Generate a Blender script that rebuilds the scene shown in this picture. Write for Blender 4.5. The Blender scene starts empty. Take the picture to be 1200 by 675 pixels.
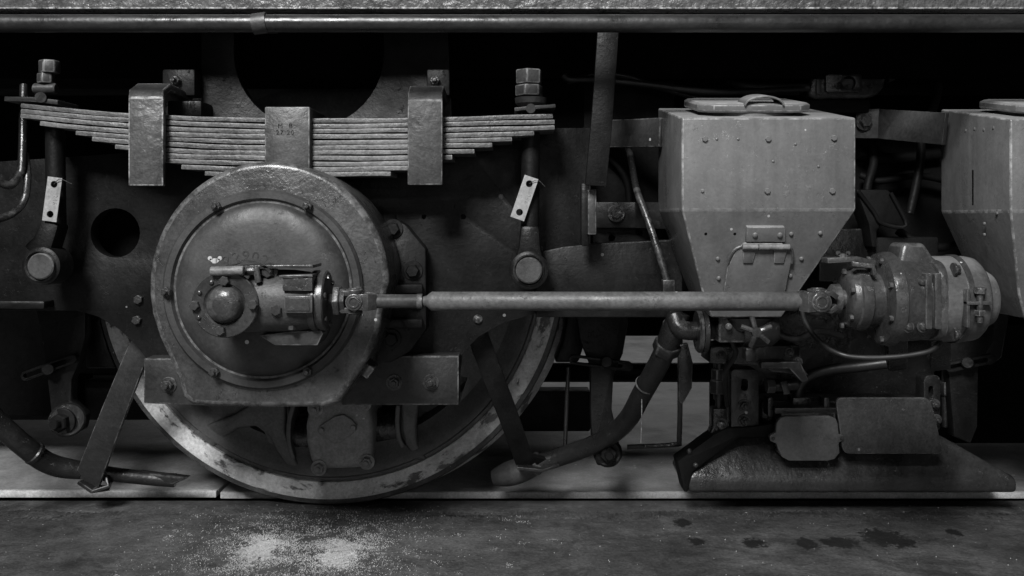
import bpy, bmesh, math, random
from mathutils import noise as mnoise
from mathutils import Vector, Matrix, Euler
from mathutils.geometry import tessellate_polygon
random.seed(7)
PI = math.pi
sc = bpy.context.scene
COL = sc.collection

# ------------------------------------------------------------------ camera
F, CX, CY, H = 1050.0, 600.0, 254.0, 0.6116       # focal length, principal point (photo px) and eye height
cam = bpy.data.cameras.new('camera'); camo = bpy.data.objects.new('camera', cam); COL.objects.link(camo)
cam.sensor_width = 36; cam.lens = F * 36 / 1200
cam.shift_y = -(337.5 - CY) / 1200
cam.clip_start = 0.05; cam.clip_end = 100
camo.location = (0, 0, H); camo.rotation_euler = (PI / 2, 0, 0)
sc.camera = camo

# ------------------------------------------------------------------ world and lamps (engine shed: tall window front left, daylight beyond the far side)
w = bpy.data.worlds.new('World'); sc.world = w; w.use_nodes = True
bg = w.node_tree.nodes['Background']; bg.inputs[0].default_value = (.8, .8, .8, 1); bg.inputs[1].default_value = 0.006
def area(name, loc, target, sx, sy, power):
    l = bpy.data.lights.new(name, 'AREA'); l.shape = 'RECTANGLE'; l.size = sx; l.size_y = sy; l.energy = power
    o = bpy.data.objects.new(name, l); COL.objects.link(o); o.location = loc
    o.rotation_euler = (Vector(target) - Vector(loc)).to_track_quat('-Z', 'Y').to_euler()
    return o
area('shed_window_light', (-1.35, -2.7, 4.1), (0.0, 1.6, .5), 1.4, 1.5, 540)
area('front_fill_light', (0.8, -4.2, 1.5), (0.0, 1.8, .3), 2.6, 1.8, 20)  # added weak fill for the low front parts, no door is seen
area('far_side_light', (0.5, 6.2, 2.6), (0.2, 4.0, 0), 5.0, 1.6, 55)
vs = sc.view_settings
vs.view_transform = 'Standard'; vs.look = 'None'; vs.gamma = 1; vs.exposure = 0; vs.use_curve_mapping = False

# ------------------------------------------------------------------ helpers
def W(px, py, D): return Vector(((px - CX) / F * D, D, H - (py - CY) / F * D))
def L(n, D): return n / F * D
def pp(pts, D): return [((x - CX) / F * D, H - (y - CY) / F * D) for x, y in pts]

def finish(bm, ang=38):
    bmesh.ops.recalc_face_normals(bm, faces=bm.faces)
    lay = bm.faces.layers.float.get('edge') or bm.faces.layers.float.new('edge')
    for f in bm.faces:
        f.smooth = True
        if len(f.verts) == 4:                      # narrow chamfers of turned parts wear like edges
            ls = sorted(e.calc_length() for e in f.edges)
            if ls[0] < .0045 and ls[3] > .003 and f.calc_area() < 4e-5 and any(e.calc_face_angle(0) > .35 for e in f.edges if len(e.link_faces) == 2): f[lay] = max(f[lay], .7)
    for e in bm.edges:
        e.smooth = not (len(e.link_faces) == 2 and e.calc_face_angle(0) > math.radians(ang))
def bev(bm, off, seg=2, ang=30):
    bmesh.ops.remove_doubles(bm, verts=bm.verts, dist=1e-6)
    bmesh.ops.recalc_face_normals(bm, faces=bm.faces)
    es = [e for e in bm.edges if len(e.link_faces) == 2 and e.calc_face_angle(0) > math.radians(ang)]
    lay = bm.faces.layers.float.get('edge') or bm.faces.layers.float.new('edge')
    if es:
        res = bmesh.ops.bevel(bm, geom=es, offset=off, segments=seg, profile=.5, affect='EDGES', clamp_overlap=True)
        for f in res['faces']: f[lay] = 1.0
    return bm
BM = bmesh.new
def prism(bm, pts, y0, y1, holes=(), M=None):
    """polygon in (x, z) extruded from y0 to y1; M maps (x, y, z)"""
    loops = [list(pts)] + [list(h) for h in holes]
    f = (lambda v: M @ Vector(v)) if M else (lambda v: Vector(v))
    A, B = [], []
    for lp in loops:
        A.append([bm.verts.new(f((x, y0, z))) for x, z in lp]); B.append([bm.verts.new(f((x, y1, z))) for x, z in lp])
    if len(loops) == 1:
        bm.faces.new(A[0]); bm.faces.new(B[0][::-1])
    else:
        fa = [v for l in A for v in l]; fb = [v for l in B for v in l]
        for t in tessellate_polygon([[Vector((x, z, 0)) for x, z in lp] for lp in loops]):
            try:
                bm.faces.new([fa[i] for i in t]); bm.faces.new([fb[i] for i in t[::-1]])
            except ValueError: pass
    for a, b in zip(A, B):
        n = len(a)
        for i in range(n): bm.faces.new([a[i], a[(i + 1) % n], b[(i + 1) % n], b[i]])
    return bm
def frame(axis):
    a = Vector(axis).normalized()
    u = a.cross(Vector((0, 0, 1)))
    if u.length < 1e-3: u = a.cross(Vector((0, 1, 0)))
    u.normalize(); v = a.cross(u).normalized()
    return a, u, v
def lathe(bm, prof, o, axis, seg=40, rot=0, sx=1.0):
    """profile of (t along axis, radius)"""
    a, u, v = frame(axis); o = Vector(o); rings = []
    for t, r in prof:
        if r < 1e-6: rings.append([bm.verts.new(o + a * t)]); continue
        rings.append([bm.verts.new(o + a * t + (u * math.cos(q) * sx + v * math.sin(q)) * r)
                      for q in [rot + 2 * PI * i / seg for i in range(seg)]])
    for A, B in zip(rings, rings[1:]):
        if len(A) == 1 and len(B) == 1: continue
        for i in range(seg):
            j = (i + 1) % seg
            if len(A) == 1: bm.faces.new([A[0], B[i], B[j]])
            elif len(B) == 1: bm.faces.new([A[i], A[j], B[0]])
            else: bm.faces.new([A[i], A[j], B[j], B[i]])
    return bm
def cyl(bm, p0, p1, r, r1=None, seg=20, ch=0.0, rot=0):
    p0 = Vector(p0); p1 = Vector(p1); Ln = (p1 - p0).length; r1 = r if r1 is None else r1
    if ch: prof = [(0, 0), (0, r - ch), (ch, r), (Ln - ch, r1), (Ln, r1 - ch), (Ln, 0)]
    else: prof = [(0, 0), (0, r), (Ln, r1), (Ln, 0)]
    return lathe(bm, prof, p0, p1 - p0, seg, rot)
def spline(pts, n=6):
    P = [Vector(p) for p in pts]; P = [P[0] * 2 - P[1]] + P + [P[-1] * 2 - P[-2]]; out = []
    for i in range(1, len(P) - 2):
        a, b, c, d = P[i - 1:i + 3]
        for k in range(n):
            t = k / n
            out.append(.5 * ((2 * b) + (c - a) * t + (2 * a - 5 * b + 4 * c - d) * t * t + (3 * b - a - 3 * c + d) * t ** 3))
    out.append(P[-2]); return out
def tube(bm, pts, r, seg=12, n=6, smooth=True, rfun=None, flat=1.0):
    P = spline(pts, n) if smooth else [Vector(p) for p in pts]
    rings = []; u = None
    for i, p in enumerate(P):
        t = (P[min(i + 1, len(P) - 1)] - P[max(i - 1, 0)]).normalized()
        if u is None: _, u, _ = frame(t)
        u = (u - t * u.dot(t)).normalized(); v = t.cross(u)
        rr = rfun(i / (len(P) - 1)) * r if rfun else r
        rings.append([bm.verts.new(p + (u * math.cos(q) + v * math.sin(q) * flat) * rr) for q in [2 * PI * k / seg for k in range(seg)]])
    for A, B in zip(rings, rings[1:]):
        for i in range(seg): bm.faces.new([A[i], A[(i + 1) % seg], B[(i + 1) % seg], B[i]])
    bm.faces.new(rings[0][::-1]); bm.faces.new(rings[-1])
    return bm
def strip(bm, pts, wdir, width, th, smooth=False, n=5):
    """flat bar along a path; wdir is the direction of its width"""
    P = spline(pts, n) if smooth else [Vector(p) for p in pts]
    rings = []
    for i, p in enumerate(P):
        t = (P[min(i + 1, len(P) - 1)] - P[max(i - 1, 0)]).normalized()
        wv = Vector(wdir); wv = (wv - t * wv.dot(t)).normalized(); nv = t.cross(wv)
        wd = width[i] if isinstance(width, (list, tuple)) else width
        rings.append([bm.verts.new(p + wv * a * wd / 2 + nv * b * th / 2) for a, b in ((-1, -1), (1, -1), (1, 1), (-1, 1))])
    for A, B in zip(rings, rings[1:]):
        for i in range(4): bm.faces.new([A[i], A[(i + 1) % 4], B[(i + 1) % 4], B[i]])
    bm.faces.new(rings[0][::-1]); bm.faces.new(rings[-1])
    return bm
def box(bm, lo, hi):
    x0, y0, z0 = lo; x1, y1, z1 = hi
    return prism(bm, [(x0, z0), (x1, z0), (x1, z1), (x0, z1)], y0, y1)
def pbox(bm, x0, y0, x1, y1, D0, D1):
    """box whose front face covers the photo rectangle at depth D0"""
    return prism(bm, pp([(x0, y0), (x1, y0), (x1, y1), (x0, y1)], D0), D0, D1)
def loft(bm, loops):
    R = [[bm.verts.new(p) for p in lp] for lp in loops]; n = len(R[0])
    bm.faces.new(R[0]); bm.faces.new(R[-1][::-1])
    for A, B in zip(R, R[1:]):
        for i in range(n): bm.faces.new([A[i], A[(i + 1) % n], B[(i + 1) % n], B[i]])
    return bm
def circ(cx, cy, r, n=32, a0=0, a1=360, ry=None):
    ry = ry or r
    full = abs(a1 - a0) >= 360
    return [(cx + r * math.cos(math.radians(a0 + (a1 - a0) * i / (n if full else n - 1))),
             cy - ry * math.sin(math.radians(a0 + (a1 - a0) * i / (n if full else n - 1)))) for i in range(n)]
def rrect(x0, y0, x1, y1, r, n=5):
    out = []
    for cx, cy, a in ((x1 - r, y0 + r, 0), (x0 + r, y0 + r, 90), (x0 + r, y1 - r, 180), (x1 - r, y1 - r, 270)):
        out += [(cx + r * math.cos(math.radians(a + 90 * i / n)), cy - r * math.sin(math.radians(a + 90 * i / n))) for i in range(n + 1)]
    return out

BASE = {}
def tag(o, label, cat, group=None):
    o['label'] = label; o['category'] = cat
    if group: o['group'] = group
    return o
def thing(name, label, cat, base, group=None):
    o = bpy.data.objects.new(name, None); o.empty_display_size = .05; COL.objects.link(o); o.location = base
    BASE[o.name] = Vector(base); return tag(o, label, cat, group)
def part(name, bm, m, parent=None, bevel=0, seg=2, label=None, ang=38, bang=30):
    if bevel: bev(bm, bevel, seg, bang)
    finish(bm, ang)
    me = bpy.data.meshes.new(name)
    b = BASE[parent.name] if parent else Vector((0, 0, 0))
    bm.transform(Matrix.Translation(-b)); bm.to_mesh(me); bm.free()
    me.materials.append(m)
    o = bpy.data.objects.new(name, me); COL.objects.link(o); o.parent = parent
    BASE[o.name] = b
    if label: o['label'] = label
    return o
def single(name, bm, m, label, cat, group=None, bevel=0, ang=38):
    if bevel: bev(bm, bevel)
    finish(bm, ang)
    b = sum((v.co for v in bm.verts), Vector()) / len(bm.verts); b.z = min(v.co.z for v in bm.verts)
    me = bpy.data.meshes.new(name); bm.transform(Matrix.Translation(-b)); bm.to_mesh(me); bm.free(); me.materials.append(m)
    o = bpy.data.objects.new(name, me); COL.objects.link(o); o.location = b; BASE[o.name] = b
    return tag(o, label, cat, group)
def structure(name, bm, m, bevel=0):
    o = part(name, bm, m, None, bevel); o['kind'] = 'structure'; return o
MESH = {}
def bolt(parent, p, r, m, axis=(0, -1, 0), h=None, washer=True, dome=False, stud=0, name='bolt'):
    """hexagon bolt head (shared mesh) sitting at p, pointing along axis"""
    h = h or r * .9
    key = (round(r, 4), round(h, 4), washer, dome, round(stud, 4), m.name)
    if key not in MESH:
        bm = BM(); t = 0
        if washer: cyl(bm, (0, 0, -.002), (0, 0, r * .25), r * 1.45, seg=20, ch=r * .06); t = r * .25
        if dome: lathe(bm, [(t - .002, r), (t + h * .4, r), (t + h * .8, r * .75), (t + h, r * .35), (t + h * 1.02, 0)], (0, 0, 0), (0, 0, 1), 14)
        else:
            lathe(bm, [(t - .001, 0), (t - .001, r), (t + h * .82, r), (t + h, r * .86), (t + h, 0)], (0, 0, 0), (0, 0, 1), 6)
        if stud: lathe(bm, [(t + h - .001, 0), (t + h - .001, r * .5), (t + h + stud * .8, r * .5), (t + h + stud, r * .4), (t + h + stud, 0)], (0, 0, 0), (0, 0, 1), 12)
        finish(bm, 30); me = bpy.data.meshes.new(name); bm.to_mesh(me); bm.free(); me.materials.append(m); MESH[key] = me
    o = bpy.data.objects.new(name, MESH[key]); COL.objects.link(o); o.parent = parent
    q = Vector(axis).to_track_quat('Z', 'Y')
    o.rotation_mode = 'QUATERNION'; o.rotation_quaternion = q @ Euler((0, 0, random.uniform(0, PI))).to_quaternion()
    o.location = Vector(p) - BASE[parent.name]; BASE[o.name] = BASE[parent.name]
    return o
def text(parent, s, size, loc, rot, m, depth=.0012, arc=None, name='lettering'):
    """raised cast characters; arc = (centre, radius) bends the line"""
    cu = bpy.data.curves.new('t', 'FONT'); cu.body = s; cu.size = size; cu.extrude = depth; cu.align_x = 'CENTER'; cu.space_character = 1.25
    cu.resolution_u = 3
    t = bpy.data.objects.new('t', cu); COL.objects.link(t)
    me = bpy.data.meshes.new_from_object(t); me.name = name
    bpy.data.objects.remove(t)
    if arc:
        for v in me.vertices:
            a = v.co.x / arc; rr = arc + v.co.y
            v.co.x = rr * math.sin(a); v.co.y = rr * math.cos(a) - arc
    me.materials.clear(); me.materials.append(m)
    o = bpy.data.objects.new(name, me); COL.objects.link(o); o.parent = parent
    o.location = Vector(loc) - BASE[parent.name]; o.rotation_euler = rot; BASE[o.name] = BASE[parent.name]
    return o

# ------------------------------------------------------------------ materials
def g(v): return (v, v, v, 1)
def mat(name, base, rough=.45, var=.35, vscale=7, bump=.25, bscale=90, lump=.3, lscale=14, wear=0, wearc=.4,
        specks=0, speckc=.5, metal=0, grime=.4, spec=.5, smear=0, fine=None, polar=False, streak=0, up_pale=0, pits=0, chips=0, chipc=.03, chipscale=14, rvar=.18):
    m = bpy.data.materials.new(name); m.use_nodes = True; nt = m.node_tree; N = nt.nodes; K = nt.links
    b = N['Principled BSDF']
    tc = N.new('ShaderNodeTexCoord').outputs['Object']
    def noise(scale, detail=6, rough_=.6, vec=tc, dist=0):
        n = N.new('ShaderNodeTexNoise'); n.inputs['Scale'].default_value = scale; n.inputs['Detail'].default_value = detail
        n.inputs['Roughness'].default_value = rough_; n.inputs['Distortion'].default_value = dist; K.new(vec, n.inputs['Vector']); return n.outputs['Fac']
    def ramp(fac, a, b_, va, vb):
        r = N.new('ShaderNodeMapRange'); r.clamp = True
        r.inputs[1].default_value = a; r.inputs[2].default_value = b_; r.inputs[3].default_value = va; r.inputs[4].default_value = vb
        K.new(fac, r.inputs[0]); return r.outputs[0]
    def math_(op, a, b_):
        r = N.new('ShaderNodeMath'); r.operation = op
        for i, v in enumerate((a, b_)):
            if isinstance(v, (int, float)): r.inputs[i].default_value = v
            else: K.new(v, r.inputs[i])
        return r.outputs[0]
    def lerp(fac, a, b_):       # scalar mix
        r = N.new('ShaderNodeMix'); K.new(fac, r.inputs[0])
        for i, v in ((2, a), (3, b_)):
            if isinstance(v, (int, float)): r.inputs[i].default_value = v
            else: K.new(v, r.inputs[i])
        return r.outputs[0]
    n1 = noise(vscale, 8, .62)
    col = ramp(n1, .3, .7, base * (1 - var), base * (1 + var))
    n2 = noise(vscale * 5.3, 5, .7)
    col = math_('MULTIPLY', col, ramp(n2, .3, .7, 1 - var * .55, 1 + var * .55))
    fine = min(.32, var * .8) if fine is None else fine
    col = math_('MULTIPLY', col, ramp(noise(190, 4, .7), .32, .68, 1 - fine, 1 + fine))
    if grime:
        n3 = noise(vscale * .45, 9, .72, dist=.6)
        col = math_('MULTIPLY', col, ramp(n3, .42, .68, 1, 1 - grime))
    if smear:                                       # dragged dirt and scratches along the track
        mp2 = N.new('ShaderNodeMapping'); mp2.inputs['Scale'].default_value = (6, 9, 1); K.new(tc, mp2.inputs[0])
        col = math_('MULTIPLY', col, ramp(noise(1, 8, .7, mp2.outputs[0], .7), .34, .66, 1 - smear, 1 + smear))
        mp3 = N.new('ShaderNodeMapping'); mp3.inputs['Scale'].default_value = (9, 14, 1); mp3.inputs['Rotation'].default_value = (0, 0, .5); K.new(tc, mp3.inputs[0])
        col = math_('MULTIPLY', col, ramp(noise(1, 9, .75, mp3.outputs[0], 1.2), .5, .56, 1, 1 - smear * .8))
    if streak:
        mp = N.new('ShaderNodeMapping'); mp.inputs['Scale'].default_value = (40, 40, 3.5); K.new(tc, mp.inputs[0])
        col = math_('MULTIPLY', col, ramp(noise(1, 4, .6, mp.outputs[0]), .35, .7, 1 + streak * .6, 1 - streak))
    rg = ramp(noise(vscale * 2.1, 6, .65), .3, .7, max(.05, rough - rvar), min(1, rough + rvar))
    if chips:
        cv = tc
        if polar:                                   # wear that runs round the rim
            sp = N.new('ShaderNodeSeparateXYZ'); K.new(tc, sp.inputs[0]); zz = math_('SUBTRACT', sp.outputs[2], .5)
            cb = N.new('ShaderNodeCombineXYZ'); K.new(math_('MULTIPLY', math_('ARCTAN2', zz, sp.outputs[0]), .22), cb.inputs[0])
            K.new(math_('SQRT', math_('ADD', math_('MULTIPLY', zz, zz), math_('MULTIPLY', sp.outputs[0], sp.outputs[0])), 0), cb.inputs[1]); cv = cb.outputs[0]
        cf = ramp(noise(chipscale, 9, .7, cv, .3), chips, chips + .05, 0, 1)
        col = lerp(cf, col, chipc)
    if wear:
        at = N.new('ShaderNodeAttribute'); at.attribute_name = 'edge'
        wf = math_('MULTIPLY', at.outputs['Fac'], ramp(noise(45, 6, .75), .44, .6, 0, wear))
        col = lerp(wf, col, wearc)
    if up_pale:  # paler tone on upward faces
        sx = N.new('ShaderNodeSeparateXYZ'); K.new(N.new('ShaderNodeNewGeometry').outputs['Normal'], sx.inputs[0])
        df = math_('MULTIPLY', ramp(sx.outputs[2], .6, .95, 0, up_pale), ramp(n2, .3, .6, .6, 1))
        col = lerp(df, col, .42)
    if specks:
        vo = N.new('ShaderNodeTexVoronoi'); vo.inputs['Scale'].default_value = 70; K.new(tc, vo.inputs['Vector'])
        rsep = N.new('ShaderNodeSeparateColor'); K.new(vo.outputs['Color'], rsep.inputs[0])
        thr = ramp(rsep.outputs[0], 1 - specks, 1, 0, .24)
        sf = math_('GREATER_THAN', thr, vo.outputs['Distance'])
        col = lerp(sf, col, speckc)
    cc = N.new('ShaderNodeCombineColor')
    for i in range(3): K.new(col, cc.inputs[i])
    K.new(cc.outputs[0], b.inputs['Base Color']); K.new(rg, b.inputs['Roughness'])
    b.inputs['Metallic'].default_value = metal; b.inputs['Specular IOR Level'].default_value = spec
    hgt = math_('ADD', math_('MULTIPLY', noise(bscale, 5, .65), bump), math_('MULTIPLY', noise(lscale, 4, .55), lump * 3))
    if pits:                                        # blisters and flaked spots in the old paint
        pv = ramp(noise(55, 7, .78, dist=.4), .60, .68, 0, 1)
        hgt = math_('ADD', hgt, math_('MULTIPLY', pv, pits * .35))
        hgt = math_('SUBTRACT', hgt, math_('MULTIPLY', ramp(noise(23, 8, .75, dist=.8), .63, .66, 0, 1), pits * .3))
    if chips: hgt = math_('SUBTRACT', hgt, math_('MULTIPLY', cf, .25))
    bp = N.new('ShaderNodeBump'); bp.inputs['Strength'].default_value = 1; bp.inputs['Distance'].default_value = .0035
    K.new(hgt, bp.inputs['Height']); K.new(bp.outputs[0], b.inputs['Normal'])
    return m
M_frame = mat('frame_paint', .009, .45, bump=.25, lump=.15, spec=.2, pits=.3, specks=.004, speckc=.15, var=.45, grime=.5)
M_axle = mat('oily_cast_iron', .05, .26, bump=.22, bscale=140, lump=.24, lscale=20, wear=.5, wearc=.2, grime=.55, var=.45, specks=.012, rvar=.2, pits=.5)
M_cover = mat('oily_cover_paint', .036, .5, bump=.12, lump=.09, lscale=16, spec=.5, specks=.006, rvar=.2, pits=.15, wear=.6, wearc=.28, grime=.4, var=.3)
M_gear = mat('gear_paint', .038, .28, bump=.25, lump=.14, lscale=40, rvar=.2, pits=.3, wear=.3, wearc=.22, specks=.03)
M_shaft = mat('grey_shaft_paint', .085, .5, bump=.25, lump=.12, lscale=30, var=.3, vscale=14, grime=.4, specks=.07, speckc=.45, pits=.3, chips=.66, chipc=.03, chipscale=30)
M_spring = mat('spring_steel', .105, .45, bump=.6, bscale=110, lump=.2, var=.5, wear=.5, wearc=.4, grime=.6)
M_strap = mat('strap_paint', .075, .4, bump=.35, lump=.5, lscale=30, wear=.8, wearc=.45, grime=.45)
M_hop = mat('hopper_paint', .125, .33, bump=.10, lump=.2, lscale=9, rvar=.12, fine=.10, chips=.70, chipc=.05, chipscale=22, pits=.25, wear=.6, wearc=.42, var=.2, grime=.15, streak=.16, specks=.02, speckc=.4, up_pale=.55)
M_dark = mat('dark_paint', .012, .32, bump=.3, lump=.15, lscale=30, wear=.5, wearc=.12, pits=.3, specks=.008, speckc=.2)
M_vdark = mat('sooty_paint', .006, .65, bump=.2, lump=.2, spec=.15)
M_mid = mat('mid_grey_paint', .04, .45, bump=.2, lump=.25, wear=.5, wearc=.25, specks=.015)
M_bolt = mat('bolt_steel', .035, .35, bump=.3, lump=.4, lscale=60, wear=.5, wearc=.3)
M_bright = mat('bright_zinc', .45, .4, bump=.3, var=.2, lump=.2)
M_tag = mat('aluminium_tag', .33, .45, var=.25, vscale=30, bump=.2, lump=.2, grime=.4, metal=.2)
M_hous = mat('block_paint', .25, .5, bump=.3, lump=.3, wear=.5, wearc=.2, specks=.02)
M_tie = mat('tie_plate_paint', .028, .5, bump=.3, lump=.3, spec=.35, wear=.6, wearc=.2, specks=.01)
M_strapd = mat('dull_strap_paint', .055, .5, bump=.3, lump=.3, lscale=30, wear=.6, wearc=.3, grime=.4)
M_case = mat('dusty_casing_paint', .09, .34, bump=.12, lump=.1, var=.25, grime=.4, pits=.15, up_pale=.3)
M_barp = mat('worn_bar_paint', .17, .5, bump=.5, lump=.3, var=.5, grime=.5)
M_gearb = mat('greasy_barrel_paint', .04, .55, bump=.25, lump=.14, lscale=40, rvar=.12, pits=.3, specks=.02)
M_cast = mat('dark_generator_casting', .045, .27, spec=.6, bump=.2, lump=.12, lscale=30, wear=.3, wearc=.2, specks=.015, pits=.2)
M_wheel = mat('wheel_paint', .08, .5, bump=.15, lump=.2, grime=.3)
M_tyre = mat('chipped_white_tyre', .55, .5, bump=.5, bscale=70, lump=.3, var=.3, grime=.35, chips=.55, chipc=.09, chipscale=26, polar=True, pits=.5)
M_sill = mat('sill_paint', .11, .32, bump=.7, bscale=60, lump=.8, lscale=45, wear=.9, wearc=.6, specks=.06)
M_pipe = mat('pipe_paint', .022, .36, bump=.1, lump=.12, lscale=40)
M_rubber = mat('black_hose', .012, .5, bump=.1, lump=.1)
M_magnet = mat('magnet_casing_paint', .035, .3, bump=.3, lump=.15, lscale=24, pits=.4, wear=0, specks=.02, grime=.6)
M_plate = mat('cover_plate_paint', .05, .36, bump=.2, lump=.12, var=.4, specks=.03, speckc=.2, pits=.3, wear=.5, wearc=.2)
M_rail = mat('worn_rail_steel', .07, .5, bump=.8, bscale=60, lump=.5, var=.5, vscale=12, grime=.6, specks=.08, speckc=.3)
M_floor = mat('smooth_floor_plate', .27, .5, var=.25, vscale=3, smear=.14, bump=.15, lump=.08, grime=.45, specks=.01)
M_flooredge = mat('plank_edge', .55, .6, bump=.5, var=.3)
M_sand = mat('dry_sand', .5, .9, bump=1, bscale=300, lump=.3, var=.25, grime=.1)
M_black = mat('shade_black', .003, .9, bump=.1, lump=.1, spec=.05)  # near-black base: deep shade of gaps and underside put into the colour

def ground_mat():
    m = mat('oily_concrete', .085, .5, bump=.8, bscale=70, lump=.25, lscale=8, var=.4, vscale=4, grime=.45, specks=0, rvar=.15, pits=.5, smear=.35)
    nt = m.node_tree; N = nt.nodes; K = nt.links; b = N['Principled BSDF']
    src = b.inputs['Base Color'].links[0].from_socket
    geo = N.new('ShaderNodeNewGeometry').outputs['Position']
    nz = N.new('ShaderNodeTexNoise'); nz.inputs['Scale'].default_value = 60; nz.inputs['Detail'].default_value = 8; nz.inputs['Roughness'].default_value = .7; K.new(geo, nz.inputs['Vector'])
    prev = None
    # oil drips on the concrete (photo px centre, half sizes in px)
    for px, py, rx, ry in ((883, 636, 13, 5), (945, 636, 12, 6), (985, 635, 22, 6), (1038, 630, 26, 10), (1062, 636, 10, 4), (1118, 623, 8, 4), (800, 612, 9, 5),
                           (816, 634, 8, 4), (545, 598, 60, 7), (60, 600, 60, 6), (820, 596, 50, 5)):
        D = F * H / (py - CY); c = W(px, py, D); ax = L(rx, D); d2 = F * H / (py + ry - CY); ay = max(.006, abs(D - d2))
        sub = N.new('ShaderNodeVectorMath'); sub.operation = 'SUBTRACT'; K.new(geo, sub.inputs[0]); sub.inputs[1].default_value = c
        mul = N.new('ShaderNodeVectorMath'); mul.operation = 'MULTIPLY'; K.new(sub.outputs[0], mul.inputs[0]); mul.inputs[1].default_value = (1 / ax, 1 / ay, 0)
        ln = N.new('ShaderNodeVectorMath'); ln.operation = 'LENGTH'; K.new(mul.outputs[0], ln.inputs[0])
        if prev is None: prev = ln.outputs['Value']
        else:
            mn = N.new('ShaderNodeMath'); mn.operation = 'MINIMUM'; K.new(prev, mn.inputs[0]); K.new(ln.outputs['Value'], mn.inputs[1]); prev = mn.outputs[0]
    ad = N.new('ShaderNodeMath'); ad.operation = 'MULTIPLY_ADD'; K.new(nz.outputs['Fac'], ad.inputs[0]); ad.inputs[1].default_value = 3.2; K.new(prev, ad.inputs[2])
    mr = N.new('ShaderNodeMapRange'); K.new(ad.outputs[0], mr.inputs[0])
    mr.inputs[1].default_value = 2.5; mr.inputs[2].default_value = 2.8; mr.inputs[3].default_value = .95; mr.inputs[4].default_value = 0
    mx = N.new('ShaderNodeMix'); mx.data_type = 'RGBA'; K.new(mr.outputs[0], mx.inputs[0]); K.new(src, mx.inputs[6]); mx.inputs[7].default_value = g(.012)
    K.new(mx.outputs[2], b.inputs['Base Color'])
    return m
M_ground = ground_mat()

# ================================================================== setting
structure('ground', box(BM(), (-4, -4, -.12), (4, 1.839, -.001)), M_ground)
structure('rail', box(BM(), (-4, 1.84, -.12), (4, 1.94, -.002)), M_rail, bevel=.004)
structure('groove_bed', box(BM(), (-4, 1.9401, -.12), (4, 2.03, -.06)), M_black)
XJ = W(258, 575, 2.0).x
structure('floor_plate', box(BM(), (-4, 2.0, -.012), (XJ - .004, 3.31, .003)), M_floor, bevel=.002)
structure('floor_plate', box(BM(), (XJ + .004, 1.995, -.013), (4, 3.31, .001)), M_floor, bevel=.002)
structure('plate_edge', box(BM(), (-4, 1.988, -.012), (XJ - .005, 1.9998, .0035)), M_flooredge, bevel=.002)
structure('plate_edge', box(BM(), (XJ + .005, 1.984, -.013), (4, 1.9948, .0015)), M_flooredge, bevel=.002)
structure('far_rail', box(BM(), (-4, 3.37, -.12), (4, 3.44, .0)), M_rail, bevel=.006)
structure('ground_below_plates', box(BM(), (-4, 2.0, -.14), (4, 3.5, -.061)), M_black)
structure('far_ground', box(BM(), (-6, 3.45, -.12), (6, 8, -.001)), M_floor)
structure('shed_wall', box(BM(), (-8, 8.0, -.12), (8, 8.2, 4)), M_vdark)

# loose sand: two low heaps plus scattered grains
SX = [W(306, 647, F * H / (647 - CY)), W(396, 651, F * H / (651 - CY))]
def heap(c, rx, ry, hh, name, label):
    bm = BM(); n, k = 40, 12; ctr = bm.verts.new((c.x, c.y, hh)); rings = []
    for j in range(1, k + 1):
        t = j / k; ring = []
        for i in range(n):
            a = 2 * PI * i / n
            wob = 1 + .22 * math.sin(3 * a + c.x * 9) + .12 * math.sin(7 * a + 1) + random.uniform(-.05, .05)
            ring.append(bm.verts.new((c.x + math.cos(a) * rx * t * wob, c.y + math.sin(a) * ry * t * wob, -.0025 + hh * (1 - t) ** .8 * (1 + .35 * math.sin(5 * a + 9 * t)) + random.uniform(-.0009, .0009))))
        rings.append(ring)
    for i in range(n): bm.faces.new([ctr, rings[0][i], rings[0][(i + 1) % n]])
    for A, B in zip(rings, rings[1:]):
        for i in range(n): bm.faces.new([A[i], B[i], B[(i + 1) % n], A[(i + 1) % n]])
    return single(name, bm, M_sand, label, 'sand', 'low sand heaps on the ground')
heap(SX[0], .034, .07, .003, 'sand_heap', 'low heap of pale spilled sand farther from the wheel contact point')
heap(SX[1], .040, .078, .003, 'sand_heap', 'low heap of pale spilled sand beside the wheel contact point')
bm = BM()
def grain(x, y, s, z=0):
    q = random.uniform(0, PI); v = []
    for k in range(3): v.append(bm.verts.new((x + s * math.cos(q + 2.09 * k), y + s * math.sin(q + 2.09 * k), z - .0005)))
    t = bm.verts.new((x, y, z + s * 1.1))
    for k in range(3): bm.faces.new([v[k], v[(k + 1) % 3], t])
for c in SX:
    for i in range(32000):
        sg = random.choice((.018, .03, .042, .06, .10))
        x = random.gauss(c.x, sg * .95); y = random.gauss(c.y + .012, sg * 1.5)
        if y > 1.9: continue
        nv = mnoise.noise(Vector((x * 22, y * 26, 3))) + .7 * mnoise.noise(Vector((x * 70, y * 80, 9))) + .4 * mnoise.noise(Vector((x * 200, y * 200, 1)))
        if nv + random.uniform(-.5, .5) < (-.25 if sg < .04 else .05): continue
        grain(x, y, .0003 + .0007 * random.random() ** 2, .002 * math.exp(-((x - c.x) ** 2 + (y - c.y) ** 2 * .25) / .0012))
for i in range(420):
    grain(random.uniform(-1.2, 1.2), random.uniform(1.45, 1.92), random.choice((.0004, .0005, .0007, .0011)))
for i in range(60):                                  # small clumps flung about
    cx_, cy_ = random.gauss(-.37, .22), random.uniform(1.5, 1.86)
    for k in range(random.randint(4, 22)): grain(random.gauss(cx_, .006), random.gauss(cy_, .005), random.uniform(.0004, .001))
o = single('sand_grains', bm, M_sand, 'scattered pale sand grains on the dark ground', 'sand'); o['kind'] = 'stuff'

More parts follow.
